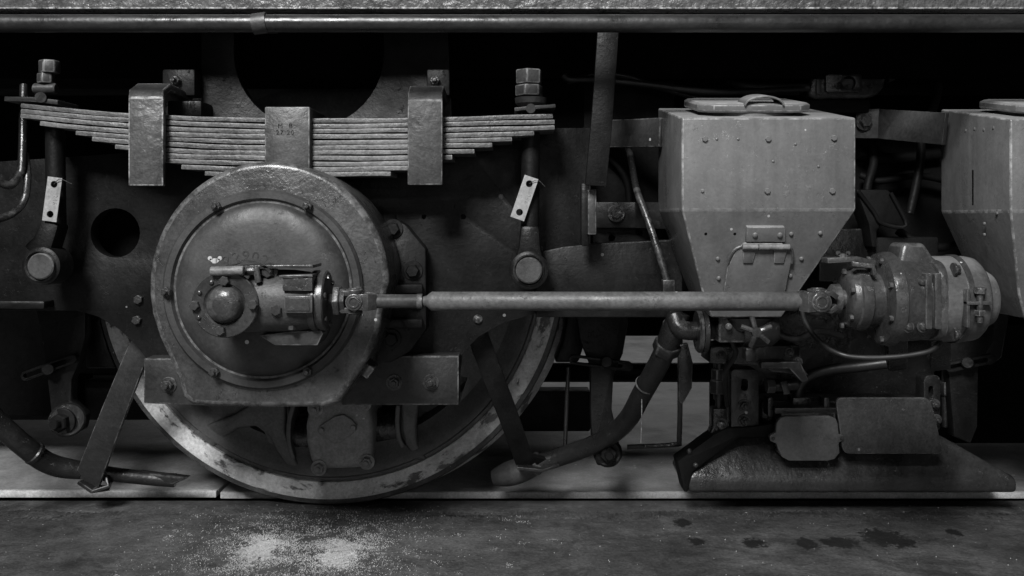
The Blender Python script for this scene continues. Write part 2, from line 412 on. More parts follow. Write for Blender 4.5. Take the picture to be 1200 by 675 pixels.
# gritty dirt packed along the rail edge
bm = BM(); nx, ny = 900, 9; rows = []
for j in range(ny):
    row = []
    for i in range(nx + 1):
        x = -1.3 + 2.6 * i / nx; e = math.sin(PI * j / (ny - 1)) ** .7
        amp = .5 + .5 * math.sin(x * 3.1 + 1.2) * math.sin(x * 7.7)
        row.append(bm.verts.new((x, 1.80 + .075 * j / (ny - 1) + random.uniform(-.004, .004) + .006 * math.sin(x * 23), -.004 + e * (.002 + .0035 * amp * random.random() + .002 * random.random() ** 3))))
    rows.append(row)
for A_, B_ in zip(rows, rows[1:]):
    for i in range(nx): bm.faces.new([A_[i], A_[i + 1], B_[i + 1], B_[i]])
o = single('dirt_seam', bm, M_rail, 'gritty dirt packed along the outer rail edge', 'dirt'); o['kind'] = 'stuff'

# ================================================================== locomotive body edge
t = thing('body_sill', 'long glossy lumpy side sill along the locomotive underside', 'sill', (0, 1.50, .96))
zb = W(0, 10.5, 1.50).z
part('face', box(BM(), (-1.6, 1.50, zb), (1.6, 1.535, 1.3)), M_sill, t, .003)
part('deck', box(BM(), (-1.7, 1.536, 1.01), (1.7, 3.9, 1.3)), M_black, t)
part('shade_beam', box(BM(), (-1.7, 1.74, .88), (1.7, 1.88, 1.0095)), M_black, t)  # added black beam, keeps the wheel top as dark as in shade
t = thing('air_pipe', 'long dark horizontal pipe clipped below the body sill', 'pipe', W(600, 28, 1.42))
zc = W(0, 27.5, 1.42).z
part('tube', cyl(BM(), (-1.5, 1.42, zc), (1.5, 1.42, zc), .0142, seg=28), M_pipe, t)
bm = BM(); c = W(305, 27, 1.42)
lathe(bm, [(-.011, .0143), (-.011, .0166), (.011, .0166), (.011, .0143)], (c.x, 1.42, zc), (1, 0, .12), 28)
box(bm, (c.x - .008, 1.43, zc), (c.x + .008, 1.499, zc + .005))
part('clip', bm, M_mid, t)

# ================================================================== bogie frame
t = thing('bogie', 'dark bogie side plate with round openings behind the spring', 'bogie', W(600, 430, 1.66))
D = 1.66
out = [(-160, 200), (-160, 362), (90, 364), (115, 371), (140, 386), (160, 405), (172, 421), (172, 445), (538, 445), (541, 416), (560, 395), (588, 379), (625, 368), (660, 362), (692, 361),
       (692, 150), (530, 150), (524, 20)] + [(450, 20)] + circ(362, 62, 88, 22, 0, -180) + [(274, 20), (236, 20), (236, 172), (110, 182)]
holes = [circ(135, 273, 29, 28), circ(587, 230, 3.2, 10), circ(543, 254, 3.2, 10), circ(497, 254, 2.8, 10), circ(60, 150, 3, 10)]
part('side_plate', prism(BM(), pp(out, D), D, D + .03, [pp(h, D) for h in holes]), M_frame, t, .003)
bm = BM(); strip(bm, [W(-150, 354, 1.65), W(60, 356, 1.65)], (0, 1, 0), .05, .014); part('bottom_flange', bm, M_frame, t, .003)
for nm, pts, Dd in (('tie_plate', [(168, 420), (260, 420), (260, 476), (168, 473)], 1.615), ('tie_plate', [(405, 417), (538, 417), (538, 475), (400, 475)], 1.615)):
    tp = part(nm, prism(BM(), pp(pts, Dd), Dd, Dd + .044), M_tie, t, .003)
    for p in ([(198, 451)] if pts[0][0] < 200 else [(462, 448), (505, 448)]):
        bolt(tp, W(*p, Dd), L(6.5, Dd), M_bolt, stud=.01 if p[0] < 300 else .004)
for p in ((163, 351), (161, 375), (560, 374)): bolt(t, W(*p, D), L(5.5, D), M_bolt, washer=False, dome=p[0] > 300)
for px in (190, 500):
    lug = part('lug_plate', pbox(BM(), px, 81, px + 38 if px < 300 else px + 27, 112, 1.62, 1.66), M_frame, t, .003)
    bolt(lug, W(px + 17 if px < 300 else px + 10, 95, 1.62), L(6, 1.62), M_bolt, stud=.010, washer=False, h=.012)
# second, deeper frame plate to the right
t = thing('brace_plate', 'broad arched brace plate running from hanger pin behind the hopper', 'plate', W(715, 360, 1.63))
part('web', prism(BM(), pp([(628, 296), (660, 289), (700, 285), (780, 281), (800, 281), (800, 372), (628, 372)], 1.63), 1.63, 1.655), M_mid if 0 else M_frame, t, .003)
t = thing('bogie_cross_frame', 'dark plate of the bogie behind the sand hoppers', 'plate', W(900, 440, 1.86))
part('plate', pbox(BM(), 668, 150, 1290, 360, 1.86, 1.88), M_vdark, t)
part('upper_plate', pbox(BM(), 683, 95, 790, 262, 1.76, 1.78), M_vdark, t, .002)
part('lower_plate', pbox(BM(), 838, 362, 1095, 470, 1.97, 1.99), M_dark, t, .002)
hp = part('drilled_plate', prism(BM(), pp([(695, 262), (800, 262), (800, 292), (695, 292)], 1.70), 1.70, 1.71, [pp(circ(717, 279, 4.2, 14), 1.7), pp(circ(749, 272, 4.2, 14), 1.7)]), M_frame, t)

# ================================================================== wheel
def wheel(cx, label):
    t = thing('wheel', label, 'wheel', (cx, 1.95, 0)); C = Vector((cx, 1.9, .5))
    part('tyre', lathe(BM(), [(.002, .452), (0, .455), (0, .486), (.0025, .4965), (.010, .5), (.095, .502), (.108, .512), (.116, .524), (.126, .528), (.134, .522), (.138, .50), (.138, .45), (.002, .452)],
               C, (0, 1, 0), 128), M_tyre, t, label='tyre face with flaking white paint')
    part('tread_edge', lathe(BM(), [(-.001, .4875), (.0015, .4972), (.009, .5008), (.094, .5028), (.094, .499), (.009, .4975), (.004, .4895), (-.001, .4875)], C, (0, 1, 0), 128), M_rail, t)
    part('rim', lathe(BM(), [(.010, .4525), (.010, .445), (.004, .441), (.006, .425), (.022, .405), (.030, .385), (.09, .380), (.12, .40), (.13, .4515), (.010, .4525)], C, (0, 1, 0), 96), M_wheel, t)
    def q(pts): return [(x - W(388, 0, 1.95).x + cx, z) for x, z in pp(pts, 1.95)]
    outer = [(cx + .40 * math.cos(a), .5 + .40 * math.sin(a)) for a in [2 * PI * i / 64 for i in range(64)]]
    openh = [q([(340, 380), (338, 480), (344, 520), (354, 541), (400, 551), (440, 541), (458, 528), (466, 500), (468, 380)]),
             q([(243, 505), (256, 495), (275, 489), (296, 491), (310, 503), (320, 525), (322, 538), (300, 536), (268, 522)]),
             q([(482, 476), (510, 430), (545, 440), (530, 485), (500, 518), (488, 505)]),
             q([(225, 480), (180, 440), (160, 400), (190, 380), (230, 420), (245, 470)])]
    web = part('web', prism(BM(), outer, 1.925, 1.965, openh), M_wheel, t, .006)
    part('back_disc', prism(BM(), outer, 2.0, 2.01, [openh[0]]), M_wheel, t)
    for pts in ([(210, 512), (232, 500), (250, 491), (275, 482), (295, 470), (295, 440), (338, 440), (336, 500), (344, 525), (356, 546), (338, 541), (326, 522), (317, 504), (302, 494), (282, 497), (264, 508), (250, 524), (236, 534), (222, 526)],
                [(469, 440), (494, 440), (487, 495), (489, 515), (502, 536), (486, 533), (474, 515), (470, 497)]):
        part('spoke', prism(BM(), q(pts), 1.906, 1.93), M_wheel, t, .006, 3)
    for pts in ([(346, 470), (341, 490), (341, 515), (346, 532)], [(466, 470), (465, 490), (467, 508), (472, 518)]):
        P = [Vector((x, 1.93, z)) for x, z in q(pts)]
        part('opening_lip', strip(BM(), P, (0, 1, 0), .05, .010, True), M_wheel, t, .002)
    for dx in (497, 494): bolt(t, W(dx, 488 if dx == 497 else 498, 2.0) + Vector((cx - W(388, 0, 1.95).x, 0, 0)), .008, M_bolt)
    part('hub', lathe(BM(), [(-.05, 0), (-.05, .09), (.0, .13), (.03, .14), (.03, .0)], C + Vector((0, .03, 0)), (0, 1, 0), 40), M_wheel, t)
    return t
WX = -.3872
wheel(WX, 'spoked wheel with flaking white tyre under the axle box')
t = thing('wheel_axle', 'dark axle shaft between the wheels', 'axle', (WX, 2.7, .41))
part('shaft', cyl(BM(), (WX, 1.9, .5), (WX, 3.45, .5), .085, seg=28), M_vdark, t)
for X in (WX, W(1560, 0, 1.9).x):
    t = thing('far_wheel', 'dark wheel on the far rail ' + ('behind the white tyred wheel' if X < 0 else 'beyond the magnet end'), 'wheel', (X, 3.45, 0), 'wheels on the far rail')
    part('disc', lathe(BM(), [(0, 0), (0, .42), (.01, .45), (-.02, .50), (.0, .53), (.03, .53), (.04, .5), (.12, .5), (.12, 0)], (X, 3.36, .5), (0, 1, 0), 64), M_vdark, t)

# pivot block seen in the wheel opening
t = thing('pivot_block', 'bolted block with lozenge cover plate sitting in the wheel opening', 'block', W(398, 550, 1.91))
D = 1.875
bm = BM(); prism(bm, pp([(366, 470), (432, 466), (437, 500), (436, 543), (420, 549), (372, 551), (364, 540), (359, 520), (358, 500), (361, 482)], D), D, D + .15)
part('housing', bm, M_hous, t, .010, 3)
lz = part('lozenge_cover', prism(BM(), pp([(371, 504), (374, 500), (392, 488), (402, 486), (412, 492), (418, 499), (417, 505), (400, 518), (391, 520), (374, 509)], D - .012), D - .012, D), M_hous, t, .002)
for p in ((377, 504), (414, 501)): bolt(lz, W(*p, D - .012), L(3.4, D), M_hous, washer=False, h=.006)
for p in ((370, 479), (426, 473), (374, 548), (430, 541)): bolt(t, W(*p, D), L(6.5, D), M_hous, stud=.006)
part('pin', cyl(BM(), W(335, 512, 1.97), W(470, 500, 1.97), L(24, 1.97), seg=24), M_dark, t)

# ================================================================== axle box
t = thing('axle_box', 'large round oily axle box casting with bolted cover', 'axle box', W(317, 478, 1.5))
D = 1.437
o = circ(315, 335, 141, 44, 2, 178, 146) + [(174, 345), (177, 368), (186, 396), (199, 424), (208, 446), (213, 465), (224, 475), (250, 477), (300, 478), (380, 478), (397, 472), (412, 450), (430, 424), (445, 388), (451, 350)]
part('housing', prism(BM(), pp(o, D), D, 1.60), M_axle, t, .010, 4, bang=50)
c = W(309, 339, D)
cov = part('cover', lathe(BM(), [(.01, .160), (-.006, .160), (-.011, .156), (-.011, .146), (-.005, .1425), (-.005, .139), (-.009, .1365), (-.014, .130), (-.0185, .119), (-.021, .106), (-.0225, .08), (-.0235, .04), (-.0238, 0)], c, (0, 1, 0), 96), M_cover, t)
for p in ((254, 242), (361, 242), (196, 342), (252, 436), (361, 435), (421, 341)):
    bolt(cov, W(*p, D - .011), L(6, D), M_bolt, stud=.007, washer=False, h=.009)
text(cov, '22902', .022, W(288, 305, D - .0226), (PI / 2, 0, 0), M_cover, .0010, arc=.06)
part('drain_lug', strip(BM(), [W(428, 438, 1.48), W(437, 426, 1.48)], (0, 1, 0), .05, .018), M_tie, t, .003)
D2 = 1.605
fl = part('rear_flange', prism(BM(), pp([(440, 262), (466, 258), (476, 264), (499, 292), (500, 386), (481, 412), (458, 425), (440, 425)], D2), D2, D2 + .045), M_frame, t, .004)
for p in ((461, 268), (484, 317), (486, 352), (459, 397)): bolt(fl, W(*p, D2), L(8, D2), M_frame)
for y in (337, 377): part('rib', strip(BM(), [W(440, y, 1.59), W(495, y, 1.60)], (0, 1, 0), .06, .016), M_frame, t, .003)

# ================================================================== angle gearbox on the cover
t = thing('angle_gearbox', 'small angle gearbox with domed round cap bolted on the axle box', 'gearbox', W(310, 392, 1.37))
A = 1.355
def X(px, D=A): return (px - CX) / F * D
def Z(py, D=A): return H - (py - CY) / F * D
zc = Z(352)
bm = BM(); lathe(bm, [(0, 0), (0, .048), (X(345) - X(275), .0465), (X(372) - X(275), .042), (X(385) - X(275), .038), (X(385) - X(275), 0)], (X(275), A, zc), (1, 0, 0), 48)
part('body', bm, M_gearb, t, .002)
cp = W(263, 357, 1.302)
bm = BM(); lathe(bm, [(.012, 0), (.012, .0445), (.09, .048), (.09, 0)], cp, (0, 1, 0), 56)
part('neck', bm, M_gear, t, .001)
cap = part('cap', lathe(BM(), [(.0125, 0), (.0125, .0475), (.002, .0485), (0, .047), (0, .031), (.003, .0285), (.001, .0268), (-.006, .0252), (-.012, .021), (-.0145, .013), (-.0155, 0)], cp, (0, 1, 0), 64), M_gear, t)
for p in ((264, 329), (229, 358), (297, 357), (259, 387)): bolt(cap, W(*p, 1.302), L(6, 1.3), M_mid, washer=False, h=.008)
for p in ((248, 331), (234, 343), (233, 372)): bolt(cap, W(*p, 1.302), L(3, 1.3), M_gear, washer=False, dome=True, h=.004)
bm = BM(); pbox(bm, 333, 347, 366, 367, 1.303, 1.33); npl = part('name_plate_block', bm, M_gear, t, .0015)
part('name_plate', pbox(BM(), 336, 350, 362, 364, 1.3015, 1.3035), M_gear, npl)
part('inspection_box', pbox(BM(), 331, 325, 366, 341, 1.305, 1.34), M_gear, t, .0015)
part('box_lid', strip(BM(), [W(330, 323.5, 1.318), W(369, 322.5, 1.318)], (0, 1, 0), .03, .004), M_mid, t, .001)
bolt(t, W(325, 363, 1.315), L(7, 1.3), M_gear, washer=True)
bm = BM(); lathe(bm, [(0, 0), (0, .044), (.004, .046), (.010, .046), (.011, .0435), (.014, .0435), (.015, .0455), (.022, .0455), (.024, .043), (.024, 0)], (X(366), A, zc), (1, 0, 0), 56)
fl = part('end_flange', bm, M_gear, t)
for q in range(6):
    a = q * PI / 3 + .3; bolt(fl, Vector((X(366) + .024, A - .036 * math.cos(a), zc + .036 * math.sin(a))), .004, M_gear, axis=(1, 0, 0), washer=False)
part('shaft_collar', lathe(BM(), [(0, 0), (0, .012), (.012, .012), (.013, .024), (.022, .024), (.023, .020), (.03, .020), (.03, 0)], (X(382), A, zc), (1, 0, 0), 6), M_gear, t, .001)
zt = Z(317, 1.315)
part('breather_pipe', cyl(BM(), W(247, 318, 1.297), W(286, 317, 1.297), L(5.6, 1.3), seg=16, ch=.001), M_barp, t)
part('top_rail', strip(BM(), [W(284, 312, 1.345), W(372, 311, 1.345)], (0, 1, 0), .06, .005), M_gear, t, .001)
bm = BM(); strip(bm, [W(x, y, 1.33) for x, y in ((272, 310), (284, 306), (298, 306), (312, 311), (320, 318))], (0, 1, 0), .03, .004, True); part('oil_pipe_arch', bm, M_gear, t)
bm = BM(); cyl(bm, W(288, 317, 1.315), W(300, 317, 1.315), L(6, 1.3), seg=6); cyl(bm, W(300, 313, 1.313), W(303, 331, 1.313), L(4, 1.3), seg=10); part('union_elbow', bm, M_gear, t, .0008)
bolt(t, W(315, 318, 1.33), L(7.5, 1.33), M_gear, washer=True)
def wing_nut(parent, c, s, m):
    bm = BM(); cyl(bm, c - Vector((0, 0, s * .5)), c + Vector((0, 0, s * .5)), s * .5, seg=10, ch=s * .1)
    for k in (-1, 1):
        M_ = Matrix.Translation(c + Vector((k * s * .95, 0, s * .55)))
        lathe(bm, [(-s * .14, 0), (-s * .14, s * .42), (s * .14, s * .42), (s * .14, 0)], M_.translation, (0, 1, 0), 12)
        strip(bm, [c + Vector((k * s * .3, 0, -s * .2)), c + Vector((k * s * .9, 0, s * .4))], (0, 1, 0), s * .28, s * .4)
    return part('wing_nut', bm, m, parent)
wing_nut(t, W(252, 306, 1.297), .0075, M_bright)
part('bottom_plate', prism(BM(), pp([(303, 393), (345, 388), (377, 387), (379, 391), (372, 405), (322, 405)], 1.345), 1.345, 1.40), M_mid, t, .002)
part('drain_plug', cyl(BM(), W(342, 376, 1.33), W(342, 386, 1.33), L(5, 1.33), seg=6), M_gear, t)

# ================================================================== cardan shaft
t = thing('cardan_shaft', 'straight pale grey cardan shaft between two universal joints', 'shaft', W(715, 365, A))
zs = Z(353)
bm = BM(); lathe(bm, [(0, 0), (0, .006), (X(500) - X(493), .0085), (X(506) - X(493), .0145), (X(931) - X(493), .0145), (X(938) - X(493), .012), (X(938) - X(493), 0)], (X(493), A, zs), (1, 0, 0), 36)
part('tube', bm, M_shaft, t)
part('sliding_sleeve', lathe(BM(), [(0, 0), (0, .0095), (.002, .0105), (X(488) - X(437), .0105), (X(489) - X(437), .0115), (X(495) - X(437), .0115), (X(495) - X(437), 0)], (X(437), A, zs), (1, 0, 0), 28), M_mid, t)
def yoke(x0, x1, flip, name='yoke'):
    """fork with two arms and cross pin between px x0 and x1"""
    d = 1 if x1 > x0 else -1; xa, xb = X(x0), X(x1); ln = abs(xb - xa)
    for s in (-1, 1):
        bm = BM(); off = s * .013
        pts = [Vector((xa, A, zs)) + Vector((0, 0, 0)), ]
        if flip: P = [Vector((xa, A, zs + off * .5)), Vector((xa + d * ln * .35, A, zs + off * 1.0)), Vector((xa + d * ln, A, zs + off * .95))]; wd = (0, 1, 0)
        else: P = [Vector((xa, A + off * .5, zs)), Vector((xa + d * ln * .35, A + off * 1.1, zs)), Vector((xa + d * ln, A + off * 1.1, zs))]; wd = (0, 0, 1)
        k_ = 1.6 if x0 > 700 else 1.35
        strip(bm, P, wd, [.017 * k_, .019 * k_, .016 * k_], .008)
        e = P[-1]; ax = Vector((0, 0, s)) if flip else Vector((0, s, 0))
        cyl(bm, e - ax * .0035, e + ax * .006, .0095 * k_, seg=20, ch=.001)
        lathe(bm, [(.0055, .0065 * k_), (.0075, .0065 * k_), (.0075, .0045 * k_), (.0055, .0045 * k_)], e, ax, 20)
        part(name, bm, M_gear, t, .0012)
yoke(441, 417, False); yoke(396, 415, True)
yoke(936, 958, False); yoke(978, 958, True)
bm = BM(); e = Vector((X(417), A, zs)); cyl(bm, e - Vector((0, .016, 0)), e + Vector((0, .016, 0)), .005); cyl(bm, e - Vector((0, 0, .016)), e + Vector((0, 0, .016)), .005); part('cross_pin', bm, M_bolt, t)
bm = BM(); e = Vector((X(958), A, zs)); cyl(bm, e - Vector((0, .016, 0)), e + Vector((0, .016, 0)), .005); cyl(bm, e - Vector((0, 0, .016)), e + Vector((0, 0, .016)), .005); part('cross_pin', bm, M_bolt, t)

# ================================================================== generator at the right end of the shaft
G = 1.375
t = thing('axle_generator', 'cylindrical finned generator with cast flange beside the cardan shaft end', 'generator', W(1080, 400, G))
def GX(px): return (1000 + (px - 1000) * .93 - CX) / F * G
gz = H - (350 - CY) / F * G
def gl(name, x0, prof, m=M_cast, seg=56, parent=None, dz=0):
    return part(name, lathe(BM(), prof, (GX(x0), G, gz + dz), (1, 0, 0), seg), m, parent or t)
gl('input_collar', 968, [(0, 0), (0, .014), (.006, .022), (.016, .023), (.017, .014), (.032, .014), (.032, 0)])
fa = gl('front_flange', 988, [(0, 0), (0, .036), (.004, .042), (.012, .044), (.014, .047), (.022, .048), (.028, .048), (.03, .046), (.03, 0)])
gl('neck', 1008, [(0, 0), (0, .040), (.03, .041), (.03, 0)])
fb = gl('bearing_flange', 1028, [(0, 0), (0, .062), (.003, .069), (.014, .072), (.02, .072), (.022, .069), (.022, 0)])
body = gl('cast_body', 1042, [(0, 0), (0, .070), (.012, .066), (.05, .063), (.06, .063), (.06, 0)], M_cast)
top = W(1062, 286, G)
bm = BM(); loft(bm, [[Vector((GX(x), y, z)) for x, y, z in q] for q in (
    [(1046, G - .03, gz + .05), (1098, G - .03, gz + .05), (1098, G + .03, gz + .05), (1046, G + .03, gz + .05)],
    [(1054, G - .025, gz + .086), (1080, G - .025, gz + .086), (1080, G + .025, gz + .086), (1054, G + .025, gz + .086)])])
part('top_lug', bm, M_cast, body, .006, 3)
bm = BM()
sq = [( .062 * math.copysign(abs(math.cos(a)) ** .55, math.cos(a)), .060 * math.copysign(abs(math.sin(a)) ** .55, math.sin(a))) for a in [2 * PI * i / 48 for i in range(48)]]
def ring_sq(x, k): return [Vector((x, G + u * k, gz + v * k)) for u, v in sq]
loft(bm, [ring_sq(GX(1086), 1.0), ring_sq(GX(1086) + .012, 1.03)]); part('square_flange', bm, M_cast, t, .002)
sf = body
for u, v in ((-.052, .048), (-.052, -.048)): bolt(sf, Vector((GX(1096) + .012, G + u, gz + v)), .007, M_bolt, axis=(1, 0, 0))
for a_ in (1085, 1096): part('flange_face', prism(BM(), pp(rrect(a_, 320, a_ + 8, 386, 2), 1.309), 1.309, 1.34), M_cast, t, .0015)
gl('casing', 1094, [(0, 0), (0, .0655), (.052, .0655), (.063, .0635), (.069, .058), (.072, .048), (.0725, .03), (.0725, 0)], M_case)
gl('end_cap', 1146, [(0, 0), (0, .044), (.020, .044), (.027, .040), (.030, .032), (.031, .02), (.031, 0)], M_case)
cl = gl('band_clamp', 1120, [(0, .0655), (0, .0678), (.008, .0678), (.008, .0655)], M_cast)
e = Vector((GX(1128), G - .0735, gz + .0))
bm = BM(); box(bm, e + Vector((-.020, -.004, -.002)), e + Vector((.016, .012, .003))); box(bm, e + Vector((-.020, -.002, -.035)), e + Vector((-.015, .014, .02))); part('clamp_lug', bm, M_cast, cl, .001)
bm = BM(); cyl(bm, e + Vector((0, 0, -.028)), e + Vector((0, 0, .020)), .0045); lathe(bm, [(-.012, 0), (-.012, .008), (-.004, .008), (-.004, 0)], e + Vector((0, 0, -.006)), (0, 0, 1), 6)
lathe(bm, [(0, 0), (0, .008), (.009, .009), (.01, 0)], e + Vector((0, 0, .014)), (0, 0, 1), 10); part('clamp_bolt', bm, M_bolt, cl, .0006)
for k, fz, n, r, xx in ((0, fa, 6, .042, 988), (1, fb, 8, .064, 1028)):
    for q in range(n):
        a = 2 * PI * q / n + .4; bolt(fz, Vector((GX(xx), G - r * math.cos(a), gz + r * math.sin(a))), .0045, M_cast, axis=(-1, 0, 0), washer=False)
for u, v, px in ((-.058, .03, 1064), (-.056, -.036, 1066), (-.058, -.036, 1048)): bolt(body, Vector((GX(px), G + u, gz + v)), .006, M_cast, axis=(0, -1, 0), dome=True, washer=True)
tx = text(body, '16668', .013, W(1064, 352, G - .0668), (PI / 2, -PI / 2, 0), M_mid, .0016)
part('terminal_arm', strip(BM(), [W(966, 305, G), W(1000, 303, G), W(1022, 308, G)], (0, 1, 0), .03, .008), M_cast, t, .001)
wing_nut(t, W(988, 300, G - .01), .008, M_mid)
part('lever', strip(BM(), [W(998, 309, G - .03), W(1022, 312, G - .035), W(1024, 322, G - .035)], (0, 1, 0), .012, .007), M_cast, t, .001)
for px in (1050, 1100): part('saddle', strip(BM(), [W(px, 385, G + .03), W(px, 425, 1.50)], (1, 0, 0), .03, .03), M_dark, t, .002)

# ================================================================== leaf spring
t = thing('leaf_spring', 'stack of long flat steel spring leaves above the axle box', 'leaf spring', W(336, 205, 1.585))
SD = 1.54
def top_y(x): # sag line of the pack in photo px
    return 136.5 + (-16.5 * ((336 - x) / 311) ** 2 if x < 336 else -3.5 * ((x - 336) / 314) ** 2) + 1.5 * math.cos((x - 336) / 200)
ends = [(24, 648), (24, 650), (24, 650), (47, 626), (88, 600), (108, 577), (135, 556), (164, 530), (192, 498), (212, 482), (240, 458)]
pitch = 6.35
for i, (x0, x1) in enumerate(ends):
    P = []
    n = 22
    for k in range(n + 1):
        x = x0 + (x1 - x0) * k / n
        P.append(W(x, top_y(x) + pitch * (i + .5) + .45 * math.sin(x * .017 + i * 1.7) + .25 * math.sin(x * .06 + i), SD) + Vector((0, .045 + random.uniform(-.002, .002) * 0, 0)))
    bm = BM(); strip(bm, P, (0, 1, 0), .09 + random.uniform(-.003, .003), L(pitch, SD) - .0012 - random.uniform(0, .0009))
    part('leaf', bm, M_spring, t, .0012)
for nm, x0, x1, y0, y1, bn in (('strap', 152, 193, 101, 218, 0), ('strap', 478, 519, 104, 217, 0), ('buckle', 310, 363, 125, 200, 1)):
    D0 = 1.522
    bm = BM()
    if nm == 'strap':
        P = [(D0 + .135, y0 + 2), (D0 + .03, y0 - 2), (D0 + .008, y0 + 8), (D0, y0 + 14), (D0, y1)]
        strip(bm, [W((x0 + x1) / 2, yy, d) if d < D0 + .01 else Vector((W((x0 + x1) / 2, yy, D0).x, d, W(0, yy, D0).z)) for d, yy in P], (1, 0, 0), L(x1 - x0, D0), .013)
        o = part('strap', bm, M_strap if x0 < 300 else M_strapd, t, .0025)
    else:
        pbox(bm, x0, y0, x1, y1, D0, D0 + .125); o = part('buckle', bm, M_strapd, t, .0025)
        text(o, 'M  B\n27 20', .011, W(334, 150, D0 - .0002), (PI / 2, 0, 0), M_dark, .0006)
# spring seat behind
part('spring_seat', pbox(BM(), 196, 118, 236, 136, 1.6, 1.66), M_frame, t, .003)

# ================================================================== spring hangers with tags
def hanger(xr0, xr1, ytop, xe, ye, tagc, tagang, label, tlabel, tilt):
    HD = 1.585
    t = thing('spring_hanger', label, 'hanger', W(xe, ye + 22, HD), 'hangers at the ends of the leaf spring')
    rt, rb = W(xr0, ytop, HD), W(xr1, ye - 45, HD)
    part('rod', cyl(BM(), rt, rb, L(10.5, HD), L(11, HD), seg=28), M_frame, t)
    bm = BM(); strip(bm, [rb + Vector((0, 0, .012)), W((xr1 + xe) / 2, ye - 28, HD), W(xe, ye - 14, HD)], (1, 0, 0), [L(22, HD), L(26, HD), L(34, HD)], .045); part('fork', bm, M_frame, t, .008)
    part('eye', lathe(BM(), [(0, 0), (0, L(19, HD)), (.003, L(22, HD)), (.05, L(22.5, HD)), (.05, 0)], W(xe, ye, HD - .035), (0, 1, 0), 48), M_frame, t)
    pin = part('pin', lathe(BM(), [(0, 0), (0, L(13.5, HD)), (.002, L(15, HD)), (.012, L(15, HD)), (.012, 0)], W(xe, ye, HD - .045), (0, 1, 0), 40), M_mid, t)
    part('snap_ring', lathe(BM(), [(0, L(15.6, HD)), (-.003, L(17, HD)), (0, L(18.4, HD))], W(xe, ye, HD - .0355), (0, 1, 0), 40), M_dark, t)
    c = W(tagc[0], tagc[1], HD - .028)
    bm = BM(); M_ = Matrix.Translation(c) @ Matrix.Rotation(math.radians(tagang), 4, 'Y')
    wv, hv = L(8.3, HD), L(25.5, HD)
    prism(bm, [(-wv, -hv), (wv, -hv), (wv, hv), (-wv, hv)], 0, .0025, [[(L(4, HD) * math.cos(a), s * hv * .68 + L(4, HD) * math.sin(a)) for a in [2 * PI * k / 16 for k in range(16)]] for s in (-1, 1)], M=M_)
    tg = tag(single('number_tag', bm, M_tag, tlabel, 'tag', 'bright metal tags on the spring hangers'), tlabel, 'tag', 'bright metal tags on the spring hangers')
    text(tg, '246', .010, c + Vector((.002, -.0003, 0)), (PI / 2, math.radians(tagang) + PI / 2, 0), M_tag, .0004)
    part('tag_wire', tube(BM(), [c + M_.to_3x3() @ Vector((0, -.001, hv * .68)), c + M_.to_3x3() @ Vector((wv * .9, -.004, hv * .95)), c + M_.to_3x3() @ Vector((wv * 2.2, .006, hv * .8))], .0006, 6), M_bolt, tg)
    return t
t = hanger(622, 621, 126, 620, 317, (614.5, 232), 19, 'spring hanger rod with large eye beside the arched brace plate', 'bright tag hanging askew from the rod by the brace plate', 0)
HD = 1.585
def nuts(t, xs, D):
    for nm, x, y0, y1, r, rot in xs:
        a, b = W(x, y1, D), W(x, y0, D)
        part(nm, lathe(BM(), [(0, 0), (0, L(r, D)), (b.z - a.z, L(r, D)), (b.z - a.z, 0)], a, (0, 0, 1), 6, rot), M_mid, t, .0025)
nuts(t, (('nut', 620, 82, 99, 16.5, .35), ('lock_nut', 620, 100, 113, 16.8, .2)), HD)
part('cup_washer', lathe(BM(), [(0, 0), (0, L(12, HD)), (.008, L(18, HD)), (.018, L(19, HD)), (.019, 0)], W(622, 127, HD), (0, 0, 1), 24), M_mid, t)
part('knife_pin', cyl(BM(), W(622, 127, HD - .04), W(622, 127, HD + .04), L(5.5, HD)), M_mid, t)
part('bearing_plate', strip(BM(), [W(603, 131, HD), W(622, 129, HD), W(650, 127, HD)], (0, 1, 0), .075, .006), M_mid, t, .001)
t = hanger(64, 66, 118, 47, 312, (61, 233.5), 7.5, 'spring hanger rod with eye below the stepped spring end, near the round frame hole', 'bright tag hanging nearly upright beside the round frame hole', 0)
nuts(t, (('nut', 58, 71, 86, 12, .4), ('lock_nut', 54, 86, 98, 10, .5)), HD)
part('cup_washer', cyl(BM(), W(40, 104, HD), W(66, 104, HD), L(6.5, HD), seg=14, ch=.002), M_mid, t)
part('knife_pin', cyl(BM(), W(47.5, 114, HD - .045), W(47.5, 114, HD + .03), L(6, HD)), M_strap, t)
part('bearing_plate', strip(BM(), [W(19, 119, HD), W(50, 119.5, HD), W(80, 123, HD)], (0, 1, 0), .075, .008), M_mid, t, .001)

